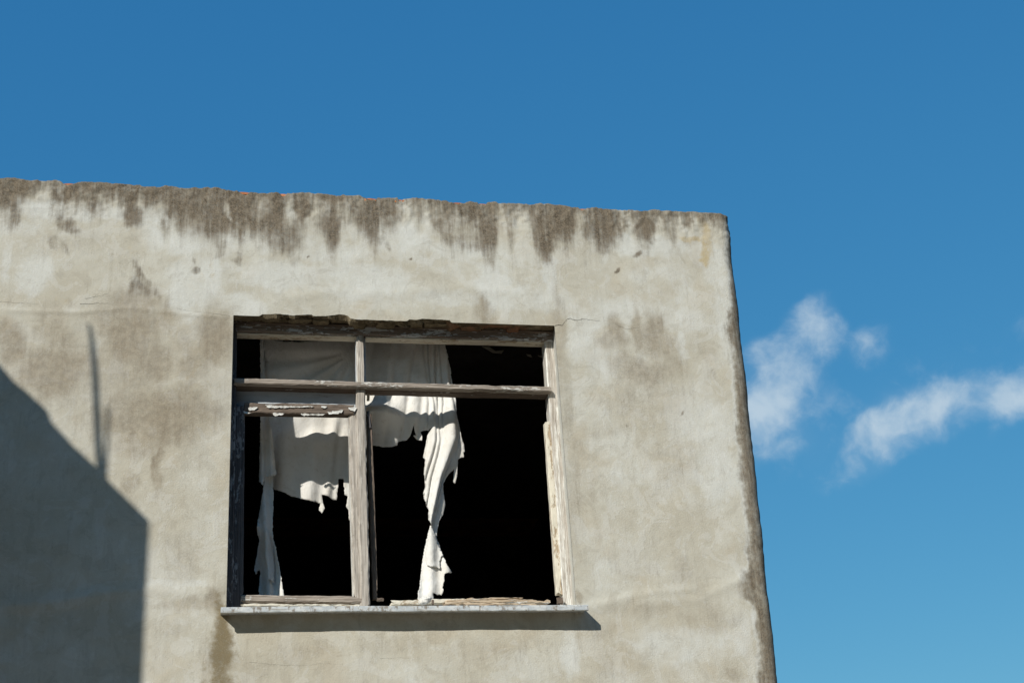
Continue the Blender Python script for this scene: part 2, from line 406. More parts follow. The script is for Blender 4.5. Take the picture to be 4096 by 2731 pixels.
# --- relief of the plaster
def ridge(x, z, pts, w, amp):
    """a trowelled lump running along a line"""
    out = 0
    P = [at(px, py, 0) for px, py in pts]
    xs = [p[0] for p in P]; zs = [p[2] for p in P]
    zz = np.interp(x, xs, zs)
    k = sstep(xs[0] - 0.06, xs[0] + 0.05, x) * sstep(xs[-1] + 0.06, xs[-1] - 0.05, x)
    return amp * np.exp(-((z - zz) / w) ** 2) * k
def relief(x, z):
    h = (fbm(x, z, 0.55, 20, 3) - 0.5) * 0.014
    h = h + (fbm(x, z, 0.16, 24, 3) - 0.5) * 0.0050
    h = h + (fbm(x * 0.6, z, 0.045, 28, 3) - 0.5) * 0.0022
    h = h + ridge(x, z, [dd(0, 1392), dd(120, 1385), dd(240, 1362), dd(345, 1352), dd(440, 1362), dd(520, 1350)], 0.03, 0.0045)
    h = h + ridge(x, z, [dd(1340, 1395), dd(1480, 1385), dd(1600, 1375), dd(1690, 1335), dd(1725, 1310)], 0.026, 0.0035)
    h = h + ridge(x, z, [dd(1380, 1385), dd(1500, 1360), dd(1600, 1352)], 0.02, 0.004)
    h = h + ridge(x, z, [dd(0, 712), dd(180, 718), dd(300, 706), dd(420, 722), dd(520, 728)], 0.012, 0.003)
    h = h + ridge(x, z, [dd(640, 690), dd(760, 668), dd(900, 676), dd(1050, 660), dd(1230, 680)], 0.03, 0.003)
    rough = sstep(0.25, 0.02, ZT - z)
    h = h + rough * (fbm(x, z, 0.03, 31, 4, 0.6) - 0.5) * 0.016
    return h

# --- stains, each where it sits on the wall
def blob(x, z, spec, soft=0.55, seed=40):
    out = np.zeros_like(x)
    wx = x + (fbm(x, z, 0.06, seed, 3) - 0.5) * 0.06
    wz = z + (fbm(x, z, 0.06, seed + 4, 3) - 0.5) * 0.06
    for (p, rx, ry, amp, *rot) in spec:
        q = at(p[0], p[1], 0)
        a = rot[0] if rot else 0.0
        ca, sa = math.cos(a), math.sin(a)
        dx, dz = wx - q[0], wz - q[2]
        rr = np.sqrt(((dx * ca + dz * sa) / (rx * 0.00195)) ** 2 + ((-dx * sa + dz * ca) / (ry * 0.00195)) ** 2)
        out = np.maximum(out, amp * sstep(1 + soft, 1 - soft, rr))
    return out
gb = [c6(*p) for p in ((-60, 420), (0, 430), (60, 450), (100, 520), (160, 470), (200, 350), (300, 340), (350, 250), (430, 290), (500, 380), (550, 490), (600, 400), (650, 330), (760, 330), (900, 350),
                        (960, 270), (1040, 300), (1110, 380), (1180, 500), (1240, 330), (1300, 410), (1380, 380), (1440, 400), (1470, 580), (1510, 590), (1550, 470), (1600, 550), (1700, 560), (1790, 550),
                        (1850, 610), (1950, 650), (2010, 560), (2080, 520), (2150, 610), (2290, 610))]
gb += [c7(*p) for p in ((60, 520), (150, 570), (250, 650), (350, 610), (400, 430), (500, 460), (600, 440), (690, 620), (740, 640), (790, 390), (900, 400), (1000, 480), (1040, 540), (1090, 640), (1150, 420),
                         (1250, 430), (1310, 400), (1350, 240), (1420, 300), (1500, 390), (1570, 300), (1650, 450), (1750, 610), (1800, 640), (1900, 660), (1990, 650), (2080, 690), (2180, 740), (2230, 480), (2290, 470), (2340, 600))]
gb += [c8(*p) for p in ((60, 210), (150, 240), (200, 460), (250, 570), (330, 560), (400, 460), (500, 440), (590, 350), (680, 420), (760, 480), (880, 520), (930, 400), (975, 190), (1040, 210), (1100, 420), (1200, 450),
                         (1245, 290), (1350, 340), (1450, 430), (1500, 300), (1590, 320), (1650, 220), (1750, 250), (1850, 340), (1920, 320), (2000, 320))]
gbw = np.array([[at(p[0], p[1], 0)[0], at(p[0], p[1], 0)[2]] for p in gb])
LIGHT = [(c6(360, 250), 22, 50, 1), (c6(260, 370), 30, 26, 1), (c6(400, 370), 50, 22, .9), (c6(530, 190), 10, 34, .9, 0.2), (c6(2035, 410), 8, 34, .95, 0.45), (c6(540, 360), 8, 16, .9), (c6(1480, 450), 8, 34, .8),
         (c6(1214, 235), 5, 5, 1), (c7(340, 330), 20, 70, .95), (c7(550, 270), 30, 50, .8), (c7(40, 280), 26, 36, .65), (c7(930, 250), 6, 34, .9), (c7(850, 280), 34, 36, .55), (c7(1390, 310), 40, 60, .8),
         (c7(1530, 290), 16, 22, .85), (c7(1690, 330), 34, 30, .55), (c7(1850, 470), 40, 34, .75), (c7(1960, 540), 26, 40, .85), (c7(2250, 380), 20, 80, .9), (c7(2330, 470), 14, 40, .7),
         (c8(60, 300), 40, 60, .9), (c8(150, 260), 20, 30, .7), (c8(620, 230), 16, 34, .8), (c8(1010, 270), 34, 44, .95), (c8(1300, 330), 30, 60, .55), (c8(1480, 300), 22, 44, .75), (c8(1640, 290), 14, 30, .7), (c8(1880, 310), 30, 30, .6)]
DARK = [(c6(610, 545), 18, 26, .85, 0.5), (c6(540, 520), 6, 24, .7), (c6(1190, 430), 24, 34, .9), (c6(495, 690), 20, 14, .5, -0.6), (c6(595, 745), 6, 14, .5), (c6(1215, 1000), 11, 40, .85), (c6(1265, 1060), 12, 40, .8, 0.4),
        (c6(1735, 885), 4, 12, .8), (c6(1760, 955), 5, 8, .8), (c6(1930, 815), 4, 11, .35), (c6(2140, 845), 9, 22, .6), (c6(1970, 730), 14, 30, .6), (c6(1405, 1165), 6, 24, .55), (c7(720, 540), 8, 40, .7), (c7(330, 750), 10, 36, .5, 0.3),
        (c7(1125, 610), 12, 18, .6), (c7(1195, 665), 8, 12, .55), (c7(2080, 560), 26, 50, .85), (c7(280, 560), 36, 50, .8), (c7(1210, 300), 40, 50, .9), (c7(990, 300), 36, 56, .9), (c7(430, 290), 24, 40, .95),
        (c8(1185, 330), 26, 50, 1.0), (c8(880, 300), 34, 70, .9), (c8(1580, 250), 18, 32, .95), (c8(290, 480), 30, 40, .8), (c8(780, 320), 8, 40, .7), (c7(1385, 765), 4, 4, 1), (c7(485, 760), 4, 4, 1), (c8(923, 720), 5, 7, 1),
        (c8(1140, 575), 8, 6, .7), (cR(1183, 780), 4, 6, .8), (cR(708, 880), 4, 5, .6), (cl(1420, 1290), 7, 30, .35)]
DAMP = [(c6(1200, 1230), 66, 50, .75), (c6(1170, 1400), 110, 70, .70), (c6(1490, 1320), 14, 40, .6), (c6(630, 1250), 10, 16, .5), (cl(1180, 200), 70, 100, .85), (cl(1400, 430), 55, 55, .80), (cl(1050, 560), 80, 70, .60), (cl(480, 500), 100, 70, .85),
        (cl(300, 420), 60, 60, .6), (cl(120, 270), 36, 60, .8), (cl(40, 180), 40, 50, .7), (cl(560, 270), 40, 50, .6), (cl(1920, 190), 52, 90, .85), (cl(1740, 440), 44, 60, .7), (cl(1650, 220), 40, 50, .55), (cl(1400, 900), 150, 80, .85), (cl(1640, 800), 50, 70, .75),
        (cl(1250, 1080), 90, 60, .55), (cl(1410, 1380), 14, 80, .75), (cl(1160, 1520), 20, 40, .6), (cl(1900, 650), 60, 60, .45), (cl(700, 650), 70, 60, .5), (cl(1800, 1180), 60, 60, .35), (c6(450, 1420), 40, 60, .6), (c6(1520, 240), 10, 10, .4),
        (c7(2110, 1200), 16, 34, .75), (c7(2110, 1290), 36, 30, .60), (c7(1130, 1310), 30, 16, .35), (c6(700, 700), 110, 36, .35), (c6(380, 700), 60, 40, .30), (c6(1180, 760), 40, 50, .3),
        (cR(600, 60), 26, 50, .75), (cR(570, 130), 46, 34, .6), (cR(790, 60), 16, 60, .8), (cR(930, 80), 40, 60, .85), (cR(980, 190), 50, 50, .7), (cR(680, 340), 50, 40, .60), (cR(820, 430), 80, 50, .70), (cR(1050, 350), 60, 40, .5), (cR(660, 560), 40, 60, .5),
        (cR(850, 700), 120, 90, .42), (cR(130, 700), 22, 420, .42), (cR(160, 1150), 34, 260, .45), (cR(90, 150), 22, 110, .50), (cR(300, 1400), 60, 90, .38), (cR(1400, 240), 30, 24, .45), (cR(1180, 1200), 90, 60, .36), (cR(440, 930), 60, 26, .35), (cR(1450, 440), 18, 16, .4),
        (dd(1450, 1290), 60, 46, .35), (dd(1560, 1300), 26, 46, .45), (dd(1480, 1400), 90, 26, .4), (dd(1640, 1420), 70, 40, .45), (dd(1385, 1440), 50, 40, .38), (dd(1420, 1520), 60, 60, .36), (dd(700, 1500), 60, 40, .40), (dd(900, 1480), 90, 26, .38), (dd(1100, 1490), 90, 26, .40),
        (dd(560, 1540), 60, 40, .36), (dd(420, 1290), 50, 70, .40), (dd(430, 1385), 80, 14, .5), (dd(400, 1440), 60, 30, .4), (dd(1330, 1372), 14, 22, .85), (dd(1300, 1340), 12, 30, .4), (dd(1332, 1470), 10, 40, .45), (dd(1700, 1350), 22, 24, .5), (dd(1690, 1550), 36, 26, .5),
        (dd(1600, 555), 30, 16, .5), (dd(1608, 600), 14, 30, .4), (dd(490, 1380), 14, 30, .7), (dd(470, 1500), 16, 60, .35)]
PALE = [(c6(420, 400), 150, 30, .85), (c6(850, 400), 130, 24, .8), (c6(1350, 450), 70, 34, .8), (c6(1700, 660), 130, 50, .75), (c6(320, 980), 40, 60, .75), (c6(60, 850), 14, 60, .6), (c6(1740, 1150), 70, 130, .75), (c6(1900, 900), 24, 80, .7), (c6(1240, 1090), 14, 26, .9), (c6(2150, 1260), 60, 40, .7),
        (c6(1660, 1440), 26, 60, .7), (c6(620, 600), 60, 20, .5), (c6(150, 560), 80, 40, .6), (c6(1280, 780), 200, 40, .25), (c7(250, 920), 130, 50, .7), (c7(750, 900), 110, 40, .65), (c7(100, 600), 90, 40, .7), (c7(700, 700), 120, 40, .6), (c7(1250, 560), 120, 50, .7), (c7(1130, 980), 110, 50, .65), (c7(1900, 690), 120, 34, .75),
        (c7(2200, 1040), 50, 90, .75), (c7(1800, 1130), 160, 26, .6), (c7(900, 1060), 100, 24, .6), (c7(1500, 700), 100, 60, .4), (c8(330, 720), 20, 90, .8), (c8(150, 960), 110, 40, .6), (c8(420, 1020), 60, 50, .6), (c8(1200, 500), 130, 40, .75), (c8(700, 460), 120, 34, .6), (c8(1150, 1150), 200, 60, .65), (c8(1800, 620), 60, 60, .6),
        (c8(1350, 850), 110, 120, .42), (c8(1880, 1000), 30, 200, .6), (c8(600, 1330), 60, 70, .65), (cR(480, 300), 50, 70, .55), (cR(840, 310), 24, 30, .85), (cR(930, 270), 10, 20, .85), (cR(1170, 200), 18, 60, .7), (cR(350, 640), 60, 60, .5), (cR(480, 830), 60, 40, .4), (cR(1300, 900), 110, 130, .6), (cR(1480, 1320), 70, 80, .8), (cR(650, 1200), 140, 90, .5),
        (cR(1200, 1430), 120, 60, .45), (dd(1390, 1310), 40, 60, .45), (dd(1560, 1480), 160, 50, .65), (dd(1430, 1560), 60, 30, .6), (dd(1310, 1500), 26, 60, .7), (dd(960, 1540), 70, 40, .5), (dd(1200, 1545), 60, 30, .45), (dd(405, 1340), 70, 14, .7), (dd(450, 1310), 40, 30, .4), (dd(375, 1500), 30, 60, .4),
        (cl(1660, 470), 14, 80, .7), (cl(1780, 950), 50, 80, .55), (cl(1550, 620), 40, 20, .6), (cl(700, 1000), 80, 120, .35), (cl(640, 110), 60, 50, .35), (dd(1700, 1450), 30, 60, .6)]
OCHRE = [(c8(1600, 440), 32, 12, .8), (c8(1720, 560), 11, 50, .95), (c8(1740, 430), 16, 60, .75), (c8(1690, 300), 7, 50, .6), (c6(1180, 745), 16, 18, .42), (c6(540, 1230), 18, 14, .42), (c6(1780, 1000), 12, 22, .4), (c6(1900, 930), 10, 40, .45), (c7(1280, 1120), 18, 40, .35), (c8(760, 850), 18, 12, .4),
         (dd(1680, 740), 6, 40, .5), (dd(840, 560), 8, 8, .3), (dd(1660, 1225), 10, 20, .3)]
OLIVE = [(cB(335, 470), 13, 50, .9), (cB(355, 620), 22, 70, 1.0), (cB(350, 800), 25, 70, .95), (cB(340, 1000), 26, 80, .85), (cB(330, 1300), 28, 130, .75), (cB(330, 300), 14, 26, .75), (cB(265, 560), 9, 50, .5)]

def paint_masks(x, z, u):
    """x,z on the wall; u = distance along the surface (runs on round the corner)"""
    dbl = np.interp(x, gbw[:, 0], gbw[:, 1], left=4.93, right=5.03)
    dbl = dbl + (fbm(x, z, 0.05, 33, 3) - 0.5) * 0.05
    g = sstep(-0.11, 0.075, z - dbl + (fbm(x, z * 0.18, 0.035, 35, 3) - 0.5) * 0.14) * 1.02
    edge = sstep(0.115, 0.0, ZT - z + (fbm(x, z * 0.3, 0.05, 37, 3) - 0.5) * 0.07)
    g = np.maximum(g, edge * 0.85)
    lt = blob(x, z, LIGHT, 0.6, 44)
    g = g * (1 - 0.66 * lt * (1 - edge * 0.6))
    halo = sstep(-0.17, 0.0, z - dbl + (fbm(x, z * 0.25, 0.06, 36, 3) - 0.5) * 0.16)
    g = np.maximum(g, blob(x, z, DARK, 0.5, 46))
    # the weathered vertical corner
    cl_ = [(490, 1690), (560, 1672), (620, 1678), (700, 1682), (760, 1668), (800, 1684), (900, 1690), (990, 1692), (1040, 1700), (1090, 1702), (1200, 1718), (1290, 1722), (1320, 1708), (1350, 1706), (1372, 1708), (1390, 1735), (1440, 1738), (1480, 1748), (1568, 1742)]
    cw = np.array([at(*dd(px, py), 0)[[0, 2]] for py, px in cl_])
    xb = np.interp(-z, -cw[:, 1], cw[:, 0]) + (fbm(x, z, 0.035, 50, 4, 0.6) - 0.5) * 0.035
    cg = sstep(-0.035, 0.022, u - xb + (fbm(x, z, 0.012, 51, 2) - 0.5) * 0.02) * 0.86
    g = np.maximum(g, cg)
    dmp = np.maximum(blob(x, z, DAMP, 0.6, 52), 0.38 * halo * (1 - 0.5 * lt))
    pal = blob(x, z, PALE, 0.6, 54)
    pal = np.maximum(pal, sstep(-0.035, -0.01, u - xb) * sstep(0.012, -0.006, u - xb) * 0.7)   # pale rim beside the corner dirt
    return dict(grime=g, damp=dmp, pale=pal * (1 - 0.6 * np.minimum(1, dmp)), ochre=blob(x, z, OCHRE, 0.5, 56), olive=blob(x, z, OLIVE, 0.8, 58))

def arange_in(a, b, n): return np.linspace(a, b, n, endpoint=False)
U = np.concatenate([arange_in(-9, -3.0, 12), arange_in(-3.0, -1.35, 90), arange_in(-1.35, 0, 180), arange_in(0, 1.5, 220), arange_in(1.5, 2.45, 130)])
nflat = len(U)
ARC = np.linspace(0, math.pi / 2, 15)
SIDE = np.array([0.05, 0.2, 0.6, 1.5, 3.5, 6.9])
iL = 12 + 90 + 180; iR = iL + 220
ncol = nflat + len(ARC) + len(SIDE)
zlow = np.concatenate([arange_in(-0.2, 2.7, 16), arange_in(2.7, ZS, 56), arange_in(ZS, ZL, 190)])
jS = 16 + 56; jL = len(zlow)
T = np.linspace(0, 1, 96)
LEDGE = [(0.006, 0.0035), (0.03, 0.004), (0.08, 0.002), (0.16, -0.002), (0.30, -0.012)]
nrow = jL + len(T) + len(LEDGE)
# nominal coordinates
uu = np.concatenate([U, 2.45 + 0.0 * ARC, 2.45 + 0.0 * SIDE])
ang = np.concatenate([np.zeros(nflat), ARC, np.full(len(SIDE), math.pi / 2)])
side = np.concatenate([np.zeros(nflat + len(ARC)), SIDE])
Z = np.zeros((nrow, ncol)); X = np.zeros_like(Z); Y = np.zeros_like(Z); SU = np.zeros_like(Z)
xn = np.concatenate([U, np.full(len(ARC) + len(SIDE), 2.45)])
warc = np.concatenate([np.zeros(nflat), ARC * 0.12, 0.19 + SIDE])
zlx, ztx = zl(xn), zt(xn + warc)
for j in range(nrow):
    if j < jL: Z[j] = zlow[j]
    elif j < jL + len(T): Z[j] = zlx + (ztx - zlx) * T[j - jL]
    else: Z[j] = ztx + LEDGE[j - jL - len(T)][1]
xc = xcorner(Z)
flat_end = xc - RC
sfl = np.clip((xn - 1.5) / 0.95, 0, 1)[None, :]
X[:] = np.where(xn[None, :] <= 1.5, xn[None, :], 1.5 + sfl * (flat_end - 1.5))
X += (np.sin(ang) * RC)[None, :]
Y += ((1 - np.cos(ang)) * RC + side)[None, :]
SU[:] = X + (ang * RC - np.sin(ang) * RC + side)[None, :]
h = relief(SU, Z)
# keep the plaster straight close to the window edges
near = np.minimum(np.abs(X - 0), np.abs(X - 1.5)); 
# ledge over the top of the wall
for k, (dy, dz) in enumerate(LEDGE):
    j = jL + len(T) + k
    X[j] -= np.sin(ang) * dy; Y[j] += np.cos(ang) * dy
    h[j] = 0
    Z[j] += (fbm(X[j], Y[j], 0.05, 61, 3) - 0.5) * 0.012
    for dx, w in dips:
        Z[j] -= 0.010 * np.exp(-((xn - dx) / w) ** 4)
X += np.sin(ang)[None, :] * h; Y -= np.cos(ang)[None, :] * h
masks = paint_masks(X.ravel(), Z.ravel(), SU.ravel())
verts = np.stack([X.ravel(), Y.ravel(), Z.ravel()], 1)
jj, ii = np.meshgrid(np.arange(nrow - 1), np.arange(ncol - 1), indexing='ij')
keep = ~((ii >= iL) & (ii < iR) & (jj >= jS) & (jj < jL))
jj, ii = jj[keep], ii[keep]
faces = np.stack([jj * ncol + ii, jj * ncol + ii + 1, (jj + 1) * ncol + ii + 1, (jj + 1) * ncol + ii], 1)
# reveals (plastered sides of the opening)
rv, rf = [], []
ysteps = [0.0, 0.004, 0.012, 0.03, 0.06, 0.1, 0.16, 0.26]
nb = len(verts)
for icol, sgn in ((iL, -1), (iR, 1)):
    js = list(range(jS, jL + 1))
    st0 = nb + len(rv)
    for j in js:
        x0, y0, z0 = X[j, icol], Y[j, icol], Z[j, icol]
        for k, y in enumerate(ysteps):
            sp = (0.003 * min(1, y / 0.012) + 0.10 * y) * (1 if sgn > 0 else -0.3)
            w = (float(fbm(z0, y, 0.06, 63, 3)) - 0.5) * 0.005 * min(1, y / 0.03)
            rv.append((x0 + sp + w - sgn * 0.001 * (k == 0), y0 + y, z0))
    m_ = len(ysteps)
    for a in range(len(js) - 1):
        for k in range(m_ - 1):
            q = [st0 + a * m_ + k, st0 + a * m_ + k + 1, st0 + (a + 1) * m_ + k + 1, st0 + (a + 1) * m_ + k]
            rf.append(q if sgn > 0 else q[::-1])
rv = np.array(rv)
nr = len(rv)
ra = dict(grime=np.zeros(nr), damp=np.clip(0.25 + 0.5 * sstep(3.35, 3.14, rv[:, 2]), 0, 1) * 0.6, pale=np.full(nr, 1.1) , ochre=sstep(3.3, 3.15, rv[:, 2]) * 0.6, olive=np.zeros(nr))
ra['grime'] += 0.8 * sstep(4.42, 4.5, rv[:, 2])
allv = np.concatenate([verts, rv])
allf = np.concatenate([faces, np.array(rf)])
attrs = {k: np.concatenate([masks[k], ra[k]]) for k in masks}
wall = mesh_obj('wall', allv, allf, M_PLASTER, house, attrs=attrs)
tag(wall, 'lime-washed plaster front wall with brown run-off stains below its top edge')

def box_vf(x0, x1, y0, y1, z0, z1):
    v = [(x0, y0, z0), (x1, y0, z0), (x1, y1, z0), (x0, y1, z0), (x0, y0, z1), (x1, y0, z1), (x1, y1, z1), (x0, y1, z1)]
    f = [(0, 3, 2, 1), (4, 5, 6, 7), (0, 1, 5, 4), (1, 2, 6, 5), (2, 3, 7, 6), (3, 0, 4, 7)]
    return v, f
v, f = box_vf(-9.0, 2.36, 6.9, 7.1, -0.2, 4.6); mesh_obj('rear_wall', v, f, M_ANNEX, house, smooth=False)
v, f = box_vf(-9.1, -8.9, 0.02, 6.9, -0.2, 4.9); mesh_obj('end_wall', v, f, M_ANNEX, house, smooth=False)

# dark room behind the window: open towards the window
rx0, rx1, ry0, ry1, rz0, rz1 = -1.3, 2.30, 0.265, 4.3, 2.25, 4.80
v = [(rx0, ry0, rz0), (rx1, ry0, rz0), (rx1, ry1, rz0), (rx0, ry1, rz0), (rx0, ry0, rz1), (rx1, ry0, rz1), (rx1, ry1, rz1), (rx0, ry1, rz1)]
mesh_obj('room_walls', v, [(0, 4, 7, 3), (1, 2, 6, 5), (2, 3, 7, 6)], M_ROOM_DARK, house, smooth=False)
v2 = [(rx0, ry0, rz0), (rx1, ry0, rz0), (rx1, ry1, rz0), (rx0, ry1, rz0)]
mesh_obj('room_floor', v2, [(0, 1, 2, 3)], M_ROOM_DARK, house, smooth=False)
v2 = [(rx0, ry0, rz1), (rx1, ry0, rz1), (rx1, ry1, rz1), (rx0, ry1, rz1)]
ceiling = mesh_obj('room_ceiling', v2, [(3, 2, 1, 0)], M_ROOM_DARK, house, smooth=False)
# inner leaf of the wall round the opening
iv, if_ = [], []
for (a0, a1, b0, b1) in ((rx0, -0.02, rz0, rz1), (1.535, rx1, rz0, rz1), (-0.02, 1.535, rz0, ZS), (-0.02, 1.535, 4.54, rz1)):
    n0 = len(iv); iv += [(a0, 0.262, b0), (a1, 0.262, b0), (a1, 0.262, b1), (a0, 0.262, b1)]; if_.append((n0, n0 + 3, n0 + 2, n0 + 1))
mesh_obj('inner_wall', iv, if_, M_ROOM_DARK, house, smooth=False)
# loose flakes of paint hanging from the ceiling
for pts in ([c2(1325, 435), c2(1400, 430), c2(1470, 462), c2(1555, 475), c2(1530, 498), c2(1440, 480), c2(1370, 455)], [c2(1790, 515), c2(1840, 512), c2(1850, 528), c2(1800, 532)], [c2(1910, 528), c2(1985, 530), c2(1980, 542), c2(1915, 538)]):
    P = []
    for k, p in enumerate(pts):
        v_ = cr * (p[0] - 2048) / 5689.0 - cu * (p[1] - 1365.5) / 5689.0 + cf
        q = CAM + v_ * ((rz1 - 0.012 - CAM[2]) / v_[2])
        P.append(q + np.array([0, 0, -0.006 * (k % 3)]))
    n0 = len(P)
    V = P + [q + np.array([0, 0, 0.003]) for q in P]
    F = [list(range(n0))[::-1], list(range(n0, 2 * n0))] + [[a, (a + 1) % n0, n0 + (a + 1) % n0, n0 + a] for a in range(n0)]
    mesh_obj('paint_flake', V, F, M_FLAKE, ceiling, smooth=False)

# ------------------------------------------------------------------ lintel: broken plaster soffit and masonry
nx, ny = 260, 22
xs = np.linspace(-0.01, 1.512, nx); ys = np.linspace(0.0, 0.20, ny)
XX, YY = np.meshgrid(xs, ys)
brk = sstep(0.11, 0.15, XX) * sstep(1.08, 1.0, XX)
blocky = np.floor(fbm(XX, YY * 2.2, 0.10, 3, 2) * 7) / 7
ZZ = zl(np.clip(XX, 0, 1.5)) + (fbm(XX, YY, 0.05, 6, 4) - 0.5) * 0.008 * sstep(0, 0.01, YY)
ZZ = ZZ + brk * sstep(0.0, 0.012, YY) * ((blocky - 0.55) * 0.05 + (fbm(XX, YY, 0.02, 9, 3, 0.6) - 0.5) * 0.014)
ZZ = ZZ + 0.012 * sstep(0.02, 0.09, YY)
ZZ[0] = zl(np.clip(xs, 0, 1.5)) + 0.001
br = sstep(0.95, 1.05, XX) * sstep(1.4, 1.36, XX) * sstep(0.01, 0.03, YY)
jj, ii = np.meshgrid(np.arange(ny - 1), np.arange(nx - 1), indexing='ij')
ff = np.stack([(jj * nx + ii).ravel(), ((jj + 1) * nx + ii).ravel(), ((jj + 1) * nx + ii + 1).ravel(), (jj * nx + ii + 1).ravel()], 1)
rel = np.array([relief(np.array([x]), np.array([ZL]))[0] for x in xs])
YY2 = YY - rel[None, :] * (1 - sstep(0, 0.02, YY))
lintel = mesh_obj('lintel', np.stack([XX.ravel(), YY2.ravel(), ZZ.ravel()], 1), ff, M_MORTAR, house, attrs=dict(brick=br.ravel()), smooth=False)
tag(lintel, 'crumbling dark masonry underside above the window')
def lump(name, c, size, mat, parent, seed, n=3, sharp=0.35, brick=0.0):
    """an angular broken lump: a subdivided box pushed about"""
    r = np.random.default_rng(seed)
    V, F, idx = [], [], {}
    def vid(i, j, k):
        key = (i, j, k)
        if key not in idx:
            p = np.array([i, j, k]) / n * 2 - 1
            p = p * (1 - 0.12 * (np.abs(p) > 0.99).sum() / 3)
            p = p + r.uniform(-sharp, sharp, 3) / n
            idx[key] = len(V); V.append(np.array(c) + p * np.array(size) / 2)
        return idx[key]
    for a in range(n):
        for b in range(n):
            F += [[vid(a, b, 0), vid(a, b + 1, 0), vid(a + 1, b + 1, 0), vid(a + 1, b, 0)], [vid(a, b, n), vid(a + 1, b, n), vid(a + 1, b + 1, n), vid(a, b + 1, n)],
                  [vid(a, 0, b), vid(a + 1, 0, b), vid(a + 1, 0, b + 1), vid(a, 0, b + 1)], [vid(a, n, b), vid(a, n, b + 1), vid(a + 1, n, b + 1), vid(a + 1, n, b)],
                  [vid(0, a, b), vid(0, a, b + 1), vid(0, a + 1, b + 1), vid(0, a + 1, b)], [vid(n, a, b), vid(n, a + 1, b), vid(n, a + 1, b + 1), vid(n, a, b + 1)]]
    return mesh_obj(name, V, F, mat, parent, smooth=False, attrs=dict(brick=np.full(len(V), brick)))
for k, (px, w, dz, dep, bk) in enumerate(((1100, 0.115, -0.004, 0.045, 0), (1200, 0.105, -0.003, 0.05, 0), (1285, 0.075, -0.006, 0.045, 0), (1360, 0.085, -0.004, 0.05, 0), (1440, 0.055, -0.002, 0.06, 0), (1545, 0.09, 0.002, 0.06, 0), (1668, 0.06, -0.004, 0.05, 0), (1745, 0.11, -0.003, 0.05, 0), (1890, 0.11, 0.004, 0.06, .8), (2055, 0.06, 0.004, 0.06, 1.0))):
    q = at(px, 1275, 0.03)
    zz = float(zl(np.array([q[0]]))[0])
    lump('broken_masonry', (q[0], 0.030 + dep / 2, zz + 0.010 + dz), (w, dep, 0.034), M_MORTAR, lintel, 100 + k, 4, 0.55, bk)

# cracks in the plaster: flat dark strips, groove shade and dirt in their colour
def crack(pts, w0, seed):
    P = np.array([at(px, py, 0)[[0, 2]] for px, py in pts])
    s = np.concatenate([[0], np.cumsum(np.hypot(*np.diff(P, axis=0).T))])
    n = max(8, int(s[-1] / 0.006)); tt = np.linspace(0, s[-1], n)
    x = np.interp(tt, s, P[:, 0]); z = np.interp(tt, s, P[:, 1])
    r = np.random.default_rng(seed)
    x += r.normal(0, 0.0008, n); z += r.normal(0, 0.0012, n)
    w = w0 * (0.25 + 0.75 * (1 - tt / s[-1])) * r.uniform(0.5, 1.2, n)
    V, F = [], []
    y = -relief(x, z) - 0.0012
    for k in range(n):
        V += [(x[k], y[k], z[k] - w[k] / 2), (x[k], y[k], z[k] + w[k] / 2)]
        if k: F.append((2 * k - 2, 2 * k, 2 * k + 1, 2 * k - 1))
    mesh_obj('crack', V, F, M_CRACK, wall, smooth=False)
crack([c2(2088, 214), c2(2120, 206), c2(2165, 213), c2(2190, 180), c2(2220, 145), c2(2255, 140), c2(2295, 160), c2(2352, 155), c8(640, 1155), c8(700, 1165), c8(790, 1172)], 0.0028, 1)
crack([c8(950, 1215), c8(990, 1232), c8(1040, 1248), c8(1090, 1238), c8(1180, 1228)], 0.0011, 2)
crack([c6(712, 1245), c6(735, 1248), c6(800, 1246), c6(880, 1238), c6(990, 1240)], 0.0017, 3)
crack([c6(975, 1150), c6(860, 1180), c6(760, 1200)][::-1], 0.0013, 4)
crack([c6(2060, 1350), c6(1900, 1330), c6(1700, 1310), c6(1550, 1275)], 0.0008, 5)
crack([c6(0, 1222), c6(150, 1235), c6(350, 1245)], 0.0008, 6)
crack([c7(470, 1160), c7(430, 1060), c7(370, 1000)], 0.0010, 7)
crack([cB(650, 905), cB(900, 935), cB(1250, 940), cB(1400, 920), cB(1650, 935)], 0.0006, 8)
crack([cB(2000, 870), cB(2200, 858), cB(2350, 870)], 0.0006, 9)

